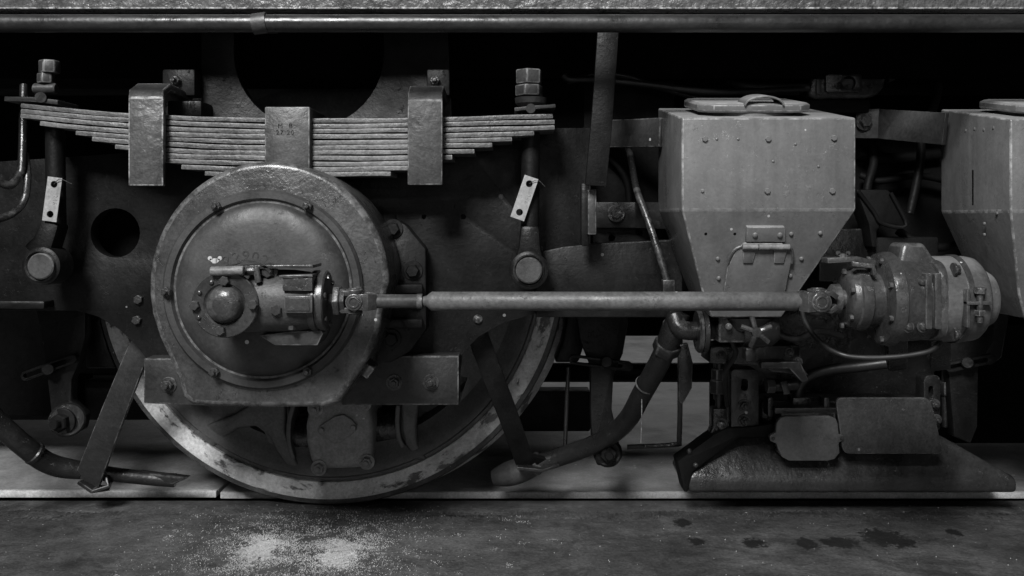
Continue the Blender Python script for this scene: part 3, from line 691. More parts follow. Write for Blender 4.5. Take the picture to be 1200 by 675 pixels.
# ================================================================== sand hoppers
def hopper(dx, dy, label, full=True):
    D0, D1 = 1.42, 1.65
    t = thing('sand_hopper', label, 'sand hopper', W(880, 372, 1.53) + Vector((L(dx, D0), 0, 0)), 'grey sand hoppers hung beside each other')
    off = Vector((L(dx, D0), 0, L(-dy, D0)))
    def V(px, py, D): return W(px, py, D) + off
    fl, fr = W(799, 0, D0).x, W(1003, 0, D0).x
    zt, zbk, zm, zl, zo = W(0, 138, D0).z, W(0, 138, D0).z + .043, W(0, 246, D0).z, W(0, 343, 1.475).z, W(0, 372, 1.49).z
    bl, br, ol, orr = W(823, 0, 1.475).x, W(936, 0, 1.475).x, W(834, 0, 1.49).x, W(916, 0, 1.49).x
    bm = BM()
    loft(bm, [[Vector(p) + off for p in q] for q in (
        [(fl, D0, zt), (fr, D0, zt), (fr, D1, zbk), (fl, D1, zbk)],
        [(fl, D0, zm), (fr, D0, zm), (fr, D1, zm), (fl, D1, zm)],
        [(bl, 1.475, zl), (br, 1.475, zl), (br, 1.61, zl), (bl, 1.61, zl)],
        [(ol, 1.49, zo), (orr, 1.49, zo), (orr, 1.60, zo), (ol, 1.60, zo)])])
    bev(bm, .0030, 3, 14); lay = bm.faces.layers.float['edge']; bm.normal_update()
    for f in bm.faces:                              # the fold keeps most of its paint
        if abs(f.normal.x) < .15 and f.normal.y < -.5 and -.42 < f.normal.z < -.02 and f[lay] > 0: f[lay] = .35
    body = part('body', bm, M_hop, t)
    # tilted filler lid
    sl = math.atan2(zbk - zt, D1 - D0); nrm = Vector((0, -math.sin(sl), math.cos(sl)))
    cc = Vector(((fl + fr) / 2 - .012, (D0 + D1) / 2 - .01, (zt + zbk) / 2 - .002)) + off
    part('filler_neck', lathe(BM(), [(-.01, 0), (-.01, .082), (.0075, .078), (.0075, 0)], cc, nrm, 40), M_hop, t)
    ux, uy = Vector((1, 0, 0)), nrm.cross(Vector((1, 0, 0)))
    def lidp(k, t_): return [cc + ux * x * k + uy * y * k + nrm * t_ for x, y in ((-.07, -.082), (.07, -.082), (.092, -.058), (.092, .058), (.07, .082), (-.07, .082), (-.092, .058), (-.092, -.058))]
    bm = BM(); loft(bm, [lidp(.97, .006), lidp(1, .009), lidp(1, .018), lidp(.94, .0215)]); lid = part('lid', bm, M_hop, t, .0012)
    c2 = cc + nrm * .0180 + ux * .010 - uy * .062
    bm = BM(); strip(bm, [c2 + ux * math.cos(a) * .031 + nrm * math.sin(a) * .0145 for a in [PI - PI * q / 16 for q in range(17)]], uy, .05, .003)
    part('lid_handle', bm, M_hop, lid, .001)
    if full:
        for x, y in ((826, 163), (900, 163), (977, 162), (899, 224), (975, 224)): bolt(body, V(x, y, D0), L(3.6, D0), M_hop, washer=False, h=.004)
        for x, y in ((932, 169), (906, 189), (959, 195), (840, 163), (865, 163)): bolt(body, V(x, y, D0), L(1.6, D0), M_hop, washer=False, dome=True, h=.002, name='rivet')
        bolt(body, V(823, 224, D0), L(1.8, D0), M_barp, washer=True, h=.002, name='screw')
        def Sf(px, py): # a point on the sloping lower front
            k = (py - 246) / (343 - 246); return V(px, py, D0 + .055 * k)
        sd = Vector((0, -1, -.40)).normalized()
        for x, y in ((841, 303), (842, 326), (927, 274), (926, 323), (939, 303), (961, 273)): bolt(body, Sf(x, y), L(2.6, D0), M_hop, axis=sd, washer=False, dome=True, h=.004, name='rivet')
        for x, y in ((827, 274), (861, 274)): bolt(body, Sf(x, y), L(1.8, D0), M_black, axis=sd, washer=False, dome=True, h=.0012, name='screw_hole')
        def slab(name, pts, lift, th, parent, m=M_hop, bevel=.001):
            bm = BM(); A_ = [bm.verts.new(Sf(*p) + sd * (lift + th)) for p in pts]; B_ = [bm.verts.new(Sf(*p) + sd * lift) for p in pts]
            bm.faces.new(A_); bm.faces.new(B_[::-1]); n = len(pts)
            for i in range(n): bm.faces.new([A_[i], A_[(i + 1) % n], B_[(i + 1) % n], B_[i]])
            return part(name, bm, m, parent, bevel)
        hb = slab('hinge_block', [(874, 264), (918, 264), (918, 281), (873, 281)], -.001, .010, t)
        for x in (883, 912): bolt(hb, Sf(x, 273) + sd * .009, L(3.2, D0), M_hop, axis=sd, washer=False, dome=True, h=.004, name='rivet')
        door = slab('flap', [(862, 290), (871, 283), (915, 283), (925, 291), (926, 302), (917, 345), (846, 345), (851, 312)], .003, .0055, t)
        for x in (869, 905): slab('hinge_leaf', [(x, 286), (x + 16, 286), (x + 11, 305), (x, 305)], .0086, .003, door)
        for a, b in ((868, 886), (887, 923)): part('hinge_barrel', cyl(BM(), Sf(a, 286) + sd * .012, Sf(b, 286) + sd * .012, .0048, seg=14, ch=.0006), M_barp, door)
        for pts in ([(868, 286), (860, 290), (854, 298), (852, 305)], [(921, 286), (926, 290), (927, 300), (926, 306)]):
            part('weld_bead', tube(BM(), [Sf(*p) + sd * .008 for p in pts], .0026, 8), M_strap, door)
    else:
        xs = fl + off.x
        part('side_slot', box(BM(), (xs - .0006, 1.533, W(0, 240, 1.535).z), (xs + .002, 1.537, W(0, 199, 1.535).z)), M_black, body)
        for d, y in ((1.46, 250), (1.50, 262), (1.47, 150), (1.50, 152), (1.53, 151), (1.56, 153), (1.5, 275)): bolt(body, Vector((xs, d, W(0, y, d).z)), .0026, M_hop, axis=(-1, 0, 0), washer=False, dome=True, h=.0012, name='rivet')
    bm = BM(); a, b = V(875, 371, 1.53), V(875, 386, 1.53); cyl(bm, b, a, .03, .045); part('outlet', bm, M_dark, t)
    return t
hopper(0, 0, 'grey tapering sand hopper with bolted front and hinged flap behind the shaft')
hopper(385, 1.5, 'grey sand hopper partly cut off, behind the generator end cap', False)

# flat brackets carrying the hoppers
def flat(name, pts, wd, width, th, m, label, cat, group=None, bolts=(), bevel=.002):
    t = thing(name, label, cat, sum((Vector(p) for p in pts), Vector()) / len(pts), group)
    part('bar', strip(BM(), pts, wd, width, th), m, t, bevel)
    for p, r in bolts: bolt(t, p, r, M_bolt)
    return t
flat('hopper_bracket', [W(700, 157, 1.72), W(745, 156, 1.66), W(775, 155, 1.60)], (0, 0, 1), L(33, 1.66), .008, M_mid, 'short bent flat bracket joining the upper left side of the riveted hopper', 'bracket', 'flat hopper brackets')
flat('hopper_bracket', [W(690, 252, 1.69), W(745, 252, 1.68), W(790, 253, 1.62)], (0, 0, 1), L(31, 1.66), .008, M_frame, 'low dark flat bracket with bolt behind the hanging hose', 'bracket', 'flat hopper brackets', [(W(722, 250, 1.675), L(7, 1.68))])
flat('hopper_bracket', [W(1003, 145, 1.77), W(1030, 145, 1.75), W(1030.5, 145, 1.75), W(1108, 151, 1.60)], (0, 0, 1), L(35, 1.7), .008, M_mid, 'wide flat bracket reaching between the two hoppers', 'bracket', 'flat hopper brackets', [(W(1013, 143, 1.755), L(7, 1.75))])
# upright flat post
t = thing('flat_post', 'upright dark flat bar dropping from the body beside the hopper', 'post', W(690, 285, 1.53))
part('bar', strip(BM(), [W(714, 10, 1.53), W(711, 60, 1.53), W(706, 130, 1.53), (W(698, 218, 1.53))], (1, 0, 0), L(25, 1.53), .010), M_frame, t, .002)
part('end_block', pbox(BM(), 689, 222, 699, 275, 1.55, 1.58), M_mid, t, .002)
part('angle_edge', strip(BM(), [W(685, 215, 1.585), W(685, 288, 1.585)], (1, 0, 0), L(9, 1.58), .02), M_frame, t, .003)

# ================================================================== hoses, cables
def hose(name, pts, r, label, cat='hose', m=M_rubber, group=None):
    return single(name, tube(BM(), [W(*p) for p in pts], r, 12, 6), m, label, cat, group)
t = hose('grease_hose', [(733, 160, 1.7), (739, 185, 1.66), (746, 222, 1.60), (757, 252, 1.57), (770, 290, 1.55), (783, 333, 1.54)], L(4.2, 1.58), 'thin hose dropping beside the hopper bracket to the shaft', m=M_dark)
part('hose_end', pbox(BM(), 777, 328, 791, 344, 1.53, 1.55), M_dark, t, .002)
hose('cable', [(660, 88, 1.70), (668, 93, 1.70), (700, 93, 1.70), (760, 99, 1.70), (840, 108, 1.70), (945, 104, 1.75)], L(4, 1.7), 'upper cable running to the connector box', 'cable', group='cables under the body')
hose('cable', [(665, 96, 1.72), (700, 87, 1.72), (735, 90, 1.72), (765, 100, 1.72), (820, 116, 1.72), (840, 124, 1.72)], L(3.4, 1.7), 'lower cable sagging behind the hopper lid', 'cable', group='cables under the body')
hose('cable', [(838, 76, 1.8), (855, 93, 1.78), (880, 102, 1.76), (948, 103, 1.75)], L(5, 1.75), 'thick cable curving down into the connector box', 'cable', group='cables under the body')
hose('cable', [(1038, 92, 1.75), (1060, 82, 1.76), (1090, 72, 1.8), (1120, 60, 1.85)], L(6, 1.75), 'thick cable rising from the right end of connector box', 'cable', group='cables under the body')
hose('cable', [(1085, 78, 1.82), (1098, 95, 1.8), (1097, 115, 1.78), (1090, 135, 1.76)], L(5, 1.8), 'cable looping down behind the wide flat bracket', 'cable', group='cables under the body')
hose('drain_pipe', [(1079, 165, 1.74), (1079, 185, 1.74), (1074, 215, 1.74), (1066, 250, 1.74)], L(5, 1.74), 'thin drain pipe dropping below the wide flat bracket', 'pipe', M_frame)
hose('generator_cable', [(938, 352, 1.50), (944, 378, 1.46), (962, 402, 1.42), (985, 415, 1.39), (1010, 419, 1.38), (1050, 418, 1.36), (1090, 411, 1.35), (1104, 396, 1.36)], L(3, 1.4), 'black cable sagging under the generator', 'cable')
hose('magnet_cable', [(934, 473, 1.86), (938, 452, 1.85), (950, 440, 1.84), (975, 433, 1.83), (1010, 429, 1.82), (1050, 424, 1.80)], L(6.5, 1.84), 'thick hose curving up from the small casing plate', 'hose')
hose('side_hose', [(-5, 212, 1.5), (12, 217, 1.52), (22, 205, 1.54), (26, 190, 1.55), (28, 100, 1.6)], L(5, 1.5), 'dark hose hanging beside the hanger with the upright tag', 'hose', M_dark)
hose('side_hose', [(-5, 258, 1.5), (15, 250, 1.52), (28, 235, 1.54), (32, 210, 1.55), (30, 180, 1.57)], L(4.5, 1.5), 'dark hose loop next to the hanger fork and frame', 'hose', M_dark)

for k, (pts, r, lab) in enumerate((
    ([(600, 62, 1.84), (680, 70, 1.84), (760, 64, 1.84), (860, 70, 1.86), (1000, 60, 1.86), (1200, 66, 1.86)], 6, 'dim conduit under the deck above the connector box'),
    ([(1005, 180, 1.84), (1040, 186, 1.84), (1100, 180, 1.84)], 7, 'dim pipe between the hoppers below the wide bracket'),
    ([(1008, 205, 1.83), (1030, 212, 1.82), (1075, 206, 1.82), (1110, 212, 1.82)], 4, 'thin dim pipe just above the channel bracket'),
    ([(1020, 160, 1.82), (1024, 190, 1.81), (1016, 225, 1.8), (1022, 270, 1.8)], 5, 'dim hose dropping behind the hopper edge'),
    ([(1052, 270, 1.78), (1075, 285, 1.76), (1100, 290, 1.76), (1130, 285, 1.76)], 5, 'dim hose above the generator top lug'),
    ([(700, 180, 1.75), (720, 190, 1.74), (735, 215, 1.74), (738, 260, 1.74)], 4, 'dim thin pipe behind the upright flat bar'),
    ([(290, 70, 2.0), (330, 80, 1.98), (380, 78, 1.98), (440, 70, 2.0)], 7, 'dim conduit crossing the big round opening above the buckle'),
    ([(425, 40, 1.95), (428, 90, 1.95), (424, 140, 1.95)], 4, 'dim upright pipe in the big round opening'))):
    hose('conduit', pts, L(r, 1.8), lab, 'pipe', M_vdark, 'dim conduits under the body')
# connector box
t = thing('connector_box', 'small cast connector box behind the hopper lid', 'junction box', W(993, 115, 1.75))
D = 1.745
part('case', prism(BM(), pp([(946, 112), (950, 92), (958, 85), (975, 82), (1022, 82), (1026, 81), (1040, 81), (1036, 102), (1028, 112), (1015, 115), (955, 116)], D), D, D + .06), M_dark, t, .006, 3)
part('window_frame', prism(BM(), pp(rrect(968, 87, 1010, 108, 3), D - .008), D - .008, D, [pp(circ(995, 97, 8, 18), D - .008)]), M_dark, t, .002)
part('window_plate', pbox(BM(), 957, 94, 963, 110, D - .006, D), M_mid, t, .001)
part('foot', pbox(BM(), 940, 117, 1020, 132, D + .01, D + .05), M_vdark, t, .002)
# bent channel piece between the hoppers
t = thing('channel_bracket', 'dark bent channel bracket in the gap between the hoppers', 'bracket', W(1035, 275, 1.72))
part('channel_plate', prism(BM(), pp([(1003, 222), (1040, 222), (1048, 228), (1068, 262), (1060, 266), (1035, 262), (1028, 270), (1028, 290), (1022, 290), (1018, 262)], 1.72), 1.72, 1.78), M_vdark, t, .004)
part('channel_edge', tube(BM(), [W(1006, 224, 1.715), W(1024, 248, 1.715), W(1034, 262, 1.715), W(1062, 264, 1.715), W(1044, 226, 1.715)], .004, 8, 4), M_vdark, t)
t = thing('lower_box', 'dark panel box below the gap between the hoppers', 'box', W(1000, 300, 1.75))
part('panel', pbox(BM(), 960, 268, 1022, 330, 1.76, 1.80), M_dark, t, .003)
part('cover', pbox(BM(), 1022, 278, 1100, 330, 1.74, 1.80), M_vdark, t, .003)

# ================================================================== valve and sanding gear below the hopper
t = thing('sand_valve', 'sanding valve with cross handle below the hopper outlet', 'valve', W(885, 410, 1.52))
part('valve_body', lathe(BM(), [(0, 0), (0, .03), (.02, .034), (.05, .03), (.06, .024), (.06, 0)], W(868, 386, 1.53), (1, 0, .05), 24), M_dark, t)
part('stem', cyl(BM(), W(884, 386, 1.53), W(887, 390, 1.46), .008), M_gear, t)
c = W(886, 389, 1.462)
bm = BM()
for a in (20, 105, 160, 250, 320):
    d = Vector((math.cos(math.radians(a)), 0, math.sin(math.radians(a))))
    tube(bm, [c, c + d * .012 + Vector((0, -.002, 0)), c + d * .026], .0042, 8, 4)
lathe(bm, [(-.006, 0), (-.006, .008), (.006, .008), (.006, 0)], c, (0, 1, 0), 14)
part('cross_handle', bm, M_gear, t)
bolt(t, W(854, 383, 1.50), L(4, 1.5), M_strap, washer=False, dome=True)
part('block', pbox(BM(), 842, 366, 880, 402, 1.51, 1.56), M_dark, t, .004)
part('clamp', pbox(BM(), 874, 408, 886, 424, 1.50, 1.53), M_dark, t, .003)
t = thing('pipe_union', 'flanged pipe elbow joined to the sanding valve', 'pipe fitting', W(805, 410, 1.54))
part('elbow', tube(BM(), [W(790, 370, 1.55), W(797, 385, 1.54), W(815, 388, 1.54), W(840, 386, 1.55)], L(11, 1.54), 16, 5), M_dark, t)
part('flange', lathe(BM(), [(0, 0), (0, .034), (.003, .037), (.007, .037), (.009, .034), (.009, .037), (.016, .037), (.018, .033), (.018, 0)], W(816, 388, 1.54), (1, 0, 0), 36), M_dark, t)
t = thing('mounting_beam', 'dark bent beam carrying the magnet below the hopper', 'beam', W(890, 440, 1.62))
part('beam', prism(BM(), pp([(832, 406), (938, 405), (939, 428), (948, 440), (905, 436), (890, 428), (832, 426)], 1.62), 1.62, 1.70), M_dark, t, .003)

mb = t
for p in ((845, 416), (925, 413), (935, 424)): bolt(mb, W(*p, 1.62), L(4, 1.62), M_bolt, stud=.005)
part('gusset', prism(BM(), pp([(892, 424), (938, 424), (948, 446), (940, 448), (925, 432), (892, 432)], 1.60), 1.60, 1.62), M_dark, mb, .002)
hose('air_hose', [(905, 380, 1.58), (915, 392, 1.58), (935, 397, 1.58), (960, 388, 1.60), (985, 394, 1.64)], L(4, 1.58), 'short dark air hose beside the cross handle valve', 'hose')
hose('air_hose', [(858, 400, 1.56), (862, 415, 1.57), (852, 432, 1.62), (850, 450, 1.70), (852, 475, 1.78)], L(3, 1.6), 'thin dark air hose dropping to the magnet clevis', 'hose')
t = thing('shut_off_cock', 'small dark shut-off cock hanging under the mounting beam', 'valve', W(920, 470, 1.72))
part('cock_body', cyl(BM(), W(905, 452, 1.72), W(935, 450, 1.72), L(7, 1.72), seg=14, ch=.002), M_dark, t)
part('cock_nut', cyl(BM(), W(898, 452, 1.72), W(907, 452, 1.72), L(9, 1.72), seg=6), M_mid, t, .001)
part('cock_lever', strip(BM(), [W(918, 447, 1.705), W(922, 462, 1.70)], (1, 0, 0), .012, .005), M_mid, t, .001)
# sand pipes
t = thing('sand_pipe', 'bent sanding pipe sloping down from the valve to the wheel tread', 'pipe', W(600, 566, 1.9))
part('tube', tube(BM(), [W(*p) for p in ((796, 366, 1.555), (788, 388, 1.56), (775, 420, 1.60), (752, 462, 1.68), (738, 488, 1.74), (722, 505, 1.78), (696, 521, 1.82), (660, 534, 1.86), (620, 547, 1.88))], L(11.5, 1.75), 18, 6), M_dark, t)
part('nozzle', tube(BM(), [W(632, 541, 1.87), W(612, 550, 1.885), W(594, 556, 1.895), (W(578, 560, 1.90))], L(14, 1.88), 18, 5, rfun=lambda q: .85 + .3 * math.sin(q * 2.6) - .35 * q * q), M_mid, t)
part('lock_nut', lathe(BM(), [(0, 0), (0, L(17, 1.58)), (.022, L(17, 1.58)), (.022, 0)], W(779, 412, 1.588), (W(790, 388, 1.56) - W(779, 412, 1.588)), 6, .3), M_dark, t, .003)
part('collar', cyl(BM(), W(784, 400, 1.578), W(791, 380, 1.558), L(14, 1.57), seg=20, ch=.003), M_dark, t)
part('wire_binding', lathe(BM(), [(0, L(12, 1.68)), (.003, L(12.8, 1.68)), (.006, L(12, 1.68))], W(756, 452, 1.66), W(766, 436, 1.63) - W(756, 452, 1.66), 20), M_mid, t)
part('thread', tube(BM(), [W(752, 462, 1.66), W(752, 490, 1.66), W(751, 519, 1.66)], .0009, 6, 2), M_strap, t, label='pale thread hanging from the pipe')
t = thing('pipe_strap', 'flat bar sloping down to hold the bent sanding pipe nozzle', 'strap', W(622, 560, 1.87), 'flat bars holding the sanding pipes')
part('bar', strip(BM(), [W(556, 380, 1.70), W(566, 410, 1.71), W(595, 485, 1.79), W(614, 538, 1.845), W(640, 545, 1.87)], (.93, 0, .36), L(24, 1.75), .010), M_frame, t, .002)
part('clip', strip(BM(), [W(606, 545, 1.85), W(634, 548, 1.85), W(650, 543, 1.86)], (0, 1, 0), .05, .006), M_dark, t, .001)
bolt(t, W(630, 551, 1.845), L(4, 1.85), M_bolt)
t = thing('sand_pipe', 'short dark sanding pipe cut off obliquely near the strap foot', 'pipe', W(120, 570, 1.88))
part('tube', tube(BM(), [W(*p) for p in ((-60, 440, 1.72), (-10, 488, 1.76), (30, 524, 1.80), (62, 545, 1.84), (110, 553, 1.87), (170, 560, 1.90), (206, 563, 1.91))], L(12, 1.82), 18, 6, rfun=lambda q: 1 if q < .55 else max(.7, 1 - (q - .55) * 1.6)), M_dark, t)
part('oblique_end', prism(BM(), pp([(160, 553), (221, 560), (203, 568), (160, 566)], 1.893), 1.893, 1.915), M_dark, t, .004)
part('joint_ring', lathe(BM(), [(0, L(12, 1.8)), (.003, L(13.5, 1.8)), (.009, L(13.5, 1.8)), (.012, L(12, 1.8))], W(38, 530, 1.81), W(62, 545, 1.84) - W(38, 530, 1.81), 24), M_dark, t)
t = thing('pipe_strap', 'broad flat bar sloping down to a bent foot on the short oblique pipe', 'strap', W(105, 578, 1.86), 'flat bars holding the sanding pipes')
part('bar', strip(BM(), [W(172, 392, 1.70), W(161, 415, 1.71), W(135, 480, 1.78), W(103, 563, 1.855)], (.92, 0, -.38), [L(24, 1.7), L(26, 1.7), L(29, 1.75), L(31, 1.85)], .011), M_mid, t, .002)
part('foot', strip(BM(), [W(98, 563, 1.857), W(112, 573, 1.85), W(127, 572, 1.86), W(128, 558, 1.87)], (0, 1, 0), .04, .008), M_dark, t, .002)

# ================================================================== brake gear
def slot_link(t, a, b, r, D, boss, m):
    A_, B_ = W(*a, D), W(*b, D); d = (B_ - A_); ln = d.length; ang = math.atan2(d.z, d.x); R_ = L(r, D)
    def cap(rr, l0, l1):
        return [(l1 + rr * math.cos(q), rr * math.sin(q)) for q in [-PI / 2 + PI * k / 8 for k in range(9)]] + [(l0 + rr * math.cos(q), rr * math.sin(q)) for q in [PI / 2 + PI * k / 8 for k in range(9)]]
    M_ = Matrix.Translation(A_) @ Matrix.Rotation(-ang, 4, 'Y')
    part('slotted_link', prism(BM(), cap(R_, 0, ln), -.008, .006, [cap(R_ * .5, 0, ln * .85)], M=M_), m, t, .0015)
    part('link_boss', cyl(BM(), W(*boss, D - .02), W(*boss, D + .03), L(7, D), seg=18, ch=.002), m, t)
t = thing('brake_hanger', 'brake hanger with slotted link beside the round frame hole hanger', 'brake hanger', W(78, 510, 1.85), 'brake hangers around the wheels')
D = 1.84
part('arm', prism(BM(), pp([(38, 340), (100, 340), (100, 395), (92, 425), (84, 445), (83, 470), (100, 486), (96, 505), (75, 512), (62, 505), (58, 470), (52, 420), (46, 385)], D), D, D + .03), M_frame, t, .004)
slot_link(t, (32, 440), (86, 420), 5.5, D - .012, (56, 433), M_frame)
part('eye', cyl(BM(), W(79, 492, D - .015), W(79, 492, D + .05), L(20, D), seg=28, ch=.004), M_dark, t)
bolt(t, W(73, 494, D - .015), L(11, D), M_frame, stud=.016)
part('brake_shoe', prism(BM(), pp([(92, 350), (116, 350), (118, 380), (126, 408), (136, 432), (100, 432), (98, 410), (90, 395), (90, 372)], 1.92), 1.92, 2.0), M_frame, t, .006)
t = thing('brake_hanger', 'brake hanger with slotted link crossed by the bent sanding pipe', 'brake hanger', W(712, 545, 1.85), 'brake hangers around the wheels')
part('arm', prism(BM(), pp([(672, 340), (736, 340), (736, 380), (730, 415), (719, 440), (717, 480), (728, 530), (722, 545), (700, 546), (694, 530), (692, 480), (692, 430), (680, 400)], D), D, D + .03), M_frame, t, .004)
slot_link(t, (672, 421), (736, 429), 5.5, D - .012, (711, 424), M_frame)
part('eye', cyl(BM(), W(712, 530, D - .02), W(712, 530, D + .05), L(17, D), seg=28, ch=.004), M_frame, t)
bolt(t, W(712, 530, D - .02), L(10, D), M_frame, stud=.014)
part('brake_shoe', prism(BM(), pp([(666, 350), (690, 350), (690, 372), (684, 386), (686, 400), (678, 425), (650, 425), (658, 405), (664, 380)], 1.92), 1.92, 2.0), M_frame, t, .006)
part('tie_rod', cyl(BM(), W(666, 430, 1.86), W(662, 525, 1.86), L(2.5, 1.86), seg=10), M_dark, t)
t = thing('brake_hanger', 'brake hanger with slotted link behind the magnet end', 'brake hanger', W(1130, 520, 1.85), 'brake hangers around the wheels')
part('arm', prism(BM(), pp([(1095, 330), (1170, 330), (1165, 400), (1147, 430), (1146, 500), (1138, 520), (1118, 512), (1112, 440), (1095, 400)], D), D, D + .03), M_frame, t, .004)
slot_link(t, (1112, 430), (1160, 420), 5.5, D - .012, (1134, 425), M_frame)
part('brake_shoe', prism(BM(), pp([(1150, 340), (1190, 340), (1182, 380), (1175, 420), (1160, 430), (1148, 410)], 1.92), 1.92, 2.0), M_frame, t, .006)
single('bent_rod', tube(BM(), [W(797, 380, 1.80), W(797, 440, 1.82), W(796, 512, 1.84), W(790, 521, 1.84), W(735, 524, 1.84)], L(3, 1.82), 8, 4), M_dark, 'thin bent rod hanging below the sanding pipe union', 'rod')
single('guard_flap', prism(BM(), pp([(795, 405), (806, 402), (812, 425), (811, 455), (800, 474), (795, 470)], 1.66), 1.66, 1.672), M_dark, 'dark pointed guard flap beside the magnet adjuster rod', 'flap', bevel=.002)
# cross members seen through the gaps
for i, (y0, y1, D, lab) in enumerate(((425, 446, 2.6, 'round cross rod under the bogie'), (470, 492, 2.3, 'low cross bar under the bogie, near the floor'))):
    bm = BM(); a, b = W(0, y0, D), W(0, y1, D); cyl(bm, (-1.5, D, (a.z + b.z) / 2), (1.5, D, (a.z + b.z) / 2), abs(a.z - b.z) / 2, seg=20) if i == 0 else box(bm, (-1.5, D, b.z), (-.05, D + .05, a.z))
    single('cross_rod' if i == 0 else 'cross_bar', bm, M_vdark, lab, 'bar')
single('cross_beam', box(BM(), (-1.6, 2.5, .42), (1.6, 2.6, .95)), M_black, 'black cross beam hidden deep under the body', 'beam')
single('centre_casing', box(BM(), (-.42, 2.2, .55), (-.1, 2.45, .95)), M_black, 'black casing seen dimly through the frame opening above the buckle', 'casing', bevel=.01)
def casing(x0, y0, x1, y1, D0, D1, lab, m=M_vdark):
    single('dark_block', pbox(BM(), x0, y0, x1, y1, D0, D1), m, lab, 'casing', bevel=.006)
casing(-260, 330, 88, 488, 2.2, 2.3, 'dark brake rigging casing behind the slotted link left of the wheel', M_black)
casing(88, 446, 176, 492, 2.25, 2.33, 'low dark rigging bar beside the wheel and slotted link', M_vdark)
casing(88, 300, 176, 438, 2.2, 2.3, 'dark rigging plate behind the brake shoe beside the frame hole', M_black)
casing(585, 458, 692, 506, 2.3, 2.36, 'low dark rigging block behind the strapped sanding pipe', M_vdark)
casing(500, 250, 1300, 394, 2.4, 2.46, 'long black beam deep behind the cardan shaft', M_black)
casing(1118, 380, 1320, 520, 2.15, 2.25, 'added black block standing in for shade behind the magnet end', M_black)  # added block: its black colour stands for the shadow over the floor
casing(528, 20, 688, 152, 1.76, 1.82, 'added black block standing in for shade above the spring end', M_black)  # added block hiding the pale tyre, black in place of shade
casing(88, 226, 186, 330, 1.74, 1.80, 'added black block giving the round frame hole its shade', M_black)  # added behind the hole so that it looks unlit
casing(835, 420, 1118, 560, 2.03, 2.07, 'black plate behind the track magnet', M_black)

# ================================================================== train protection magnet
t = thing('track_brake_magnet', 'low sled shaped magnetic track brake hanging over the rail below the hopper', 'track brake', W(1000, 578, 1.83))
D = 1.82
bm = BM()
def lp(x0, x1, y, d0, d1, zy=None):
    z = W(0, y, D).z; a, b = W(x0, 0, D).x, W(x1, 0, D).x
    return [Vector((a, d0, z)), Vector((b, d0, z)), Vector((b, d1, z)), Vector((a, d1, z))]
loft(bm, [lp(808, 1193, 578, D, D + .14), lp(800, 1192, 561, D - .002, D + .14), lp(868, 1108, 513, D + .045, D + .12)])
sh = part('shoe', bm, M_magnet, t, .009, 4)
part('end_cheek', prism(BM(), pp([(794, 541), (836, 510), (852, 502), (884, 500), (905, 496), (911, 506), (908, 512), (866, 513), (812, 553), (806, 577), (802, 577)], D - .004), D - .004, D + .05), M_vdark, t, .003)
for p in ((808, 529), (815, 545)): bolt(t, W(*p, D - .004), L(3, D), M_bolt, washer=False, dome=True)
part('core_box', pbox(BM(), 893, 470, 1098, 520, 1.865, 1.95), M_dark, t, .004)
sb = part('slotted_bracket', prism(BM(), pp(rrect(857, 433, 889, 506, 5), 1.825), 1.825, 1.87, [pp(rrect(868.5, 444, 876.5, 458, 3.5), 1.825)]), M_magnet, t, .003)
for p in ((872, 475), (872, 493)): bolt(sb, W(*p, 1.825), L(5.2, 1.82), M_bolt, stud=.006)
bolt(sb, W(874, 483, 1.825), L(2.2, 1.82), M_bright, washer=False, h=.004)
bm = BM(); cyl(bm, W(843, 405, 1.85), W(842, 480, 1.85), L(4, 1.85), seg=14); part('adjuster_rod', bm, M_dark, t)
for y0, y1, r in ((445, 461, 9.5), (432, 445, 8)): part('adjuster_nut', lathe(BM(), [(0, 0), (0, L(r, 1.85)), (L(y1 - y0, 1.85), L(r, 1.85)), (L(y1 - y0, 1.85), 0)], W(841, y1, 1.85), (0, 0, 1), 6, .2), M_dark, t, .002)
cv = part('clevis', prism(BM(), pp([(836, 479), (852, 479), (853, 505), (840, 512), (829, 517), (836, 500)], 1.835), 1.835, 1.87), M_dark, t, .003)
bolt(cv, W(845, 498, 1.835), L(6, 1.83), M_bolt, dome=True)
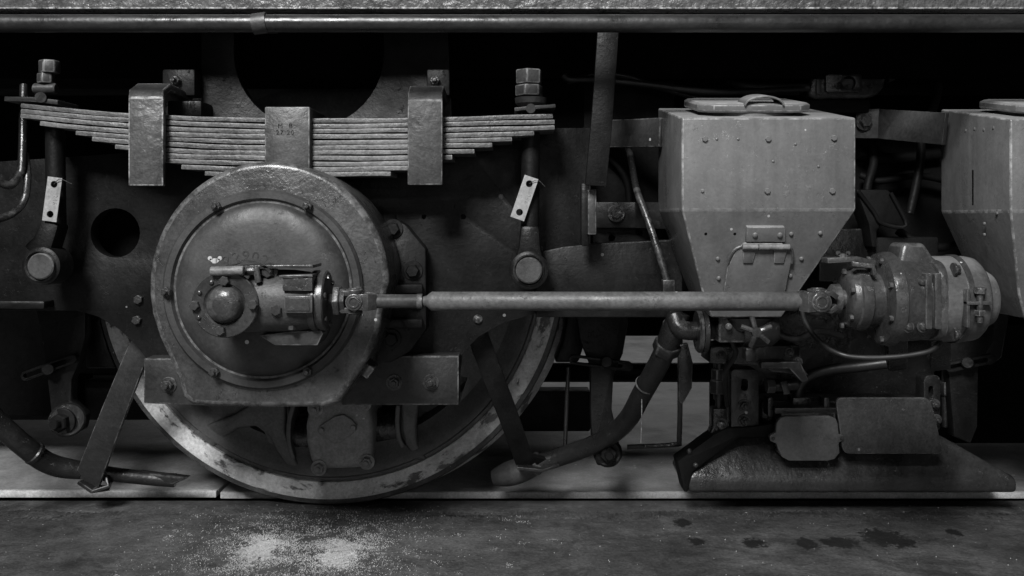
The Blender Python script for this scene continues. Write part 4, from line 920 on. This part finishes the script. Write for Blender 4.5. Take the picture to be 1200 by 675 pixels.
pl = part('casing_plate', prism(BM(), pp([(910, 496), (914, 490), (921, 488), (973, 488), (980, 491), (982, 497), (983, 509), (989, 511), (989, 516), (983, 519), (984, 531), (978, 538), (970, 540), (925, 540), (917, 536), (912, 526), (910, 520), (903, 517), (902, 511), (909, 507)], 1.795), 1.795, 1.806), M_case, t, .0015)
for p in ((906, 514), (986, 513)): bolt(pl, W(*p, 1.795), L(2.2, 1.79), M_bolt, washer=False)
part('casing', pbox(BM(), 915, 482, 980, 535, 1.807, 1.87), M_dark, t, .005)
part('casing_rim', pbox(BM(), 908, 478, 985, 485, 1.806, 1.88), M_dark, t, .002)
part('cable_gland', pbox(BM(), 929, 466, 951, 479, 1.84, 1.88), M_dark, t, .003)
for x in (903, 969): part('casing_lug', pbox(BM(), x - 3, 466, x + 3, 488, 1.815, 1.85), M_dark, t, .002)
def rpoly(pts, r, n=5):
    out = []
    for i, p in enumerate(pts):
        p = Vector(p); a = (Vector(pts[i - 1]) - p).normalized(); b = (Vector(pts[(i + 1) % len(pts)]) - p).normalized()
        p0, p1 = p + a * r, p + b * r
        for k in range(n + 1):
            s = k / n; out.append(tuple(p0 * (1 - s) ** 2 + p * 2 * s * (1 - s) + p1 * s * s))
    return out
part('flat_plate', prism(BM(), pp(rpoly([(979, 466), (1090, 466), (1106, 532), (988, 532)], 9), 1.8), 1.8, 1.808), M_plate, t, .0015)
part('flat_plate_back', pbox(BM(), 1000, 480, 1085, 520, 1.808, 1.87), M_dark, t)
sb = part('slotted_bracket', prism(BM(), pp(rrect(1083, 440, 1102, 505, 6), 1.85), 1.85, 1.89, [pp(rrect(1088, 452, 1094, 464, 3), 1.85)]), M_dark, t, .003)
for p in ((1095, 474), (1097, 492)): bolt(sb, W(*p, 1.85), L(4.5, 1.85), M_bolt, stud=.006)
part('adjuster_rod', cyl(BM(), W(1108, 415, 1.87), W(1107, 500, 1.87), L(4, 1.87), seg=12), M_dark, t)
part('adjuster_nut', cyl(BM(), W(1108, 463, 1.87), W(1108, 447, 1.87), L(8, 1.87), seg=6), M_dark, t, .002)
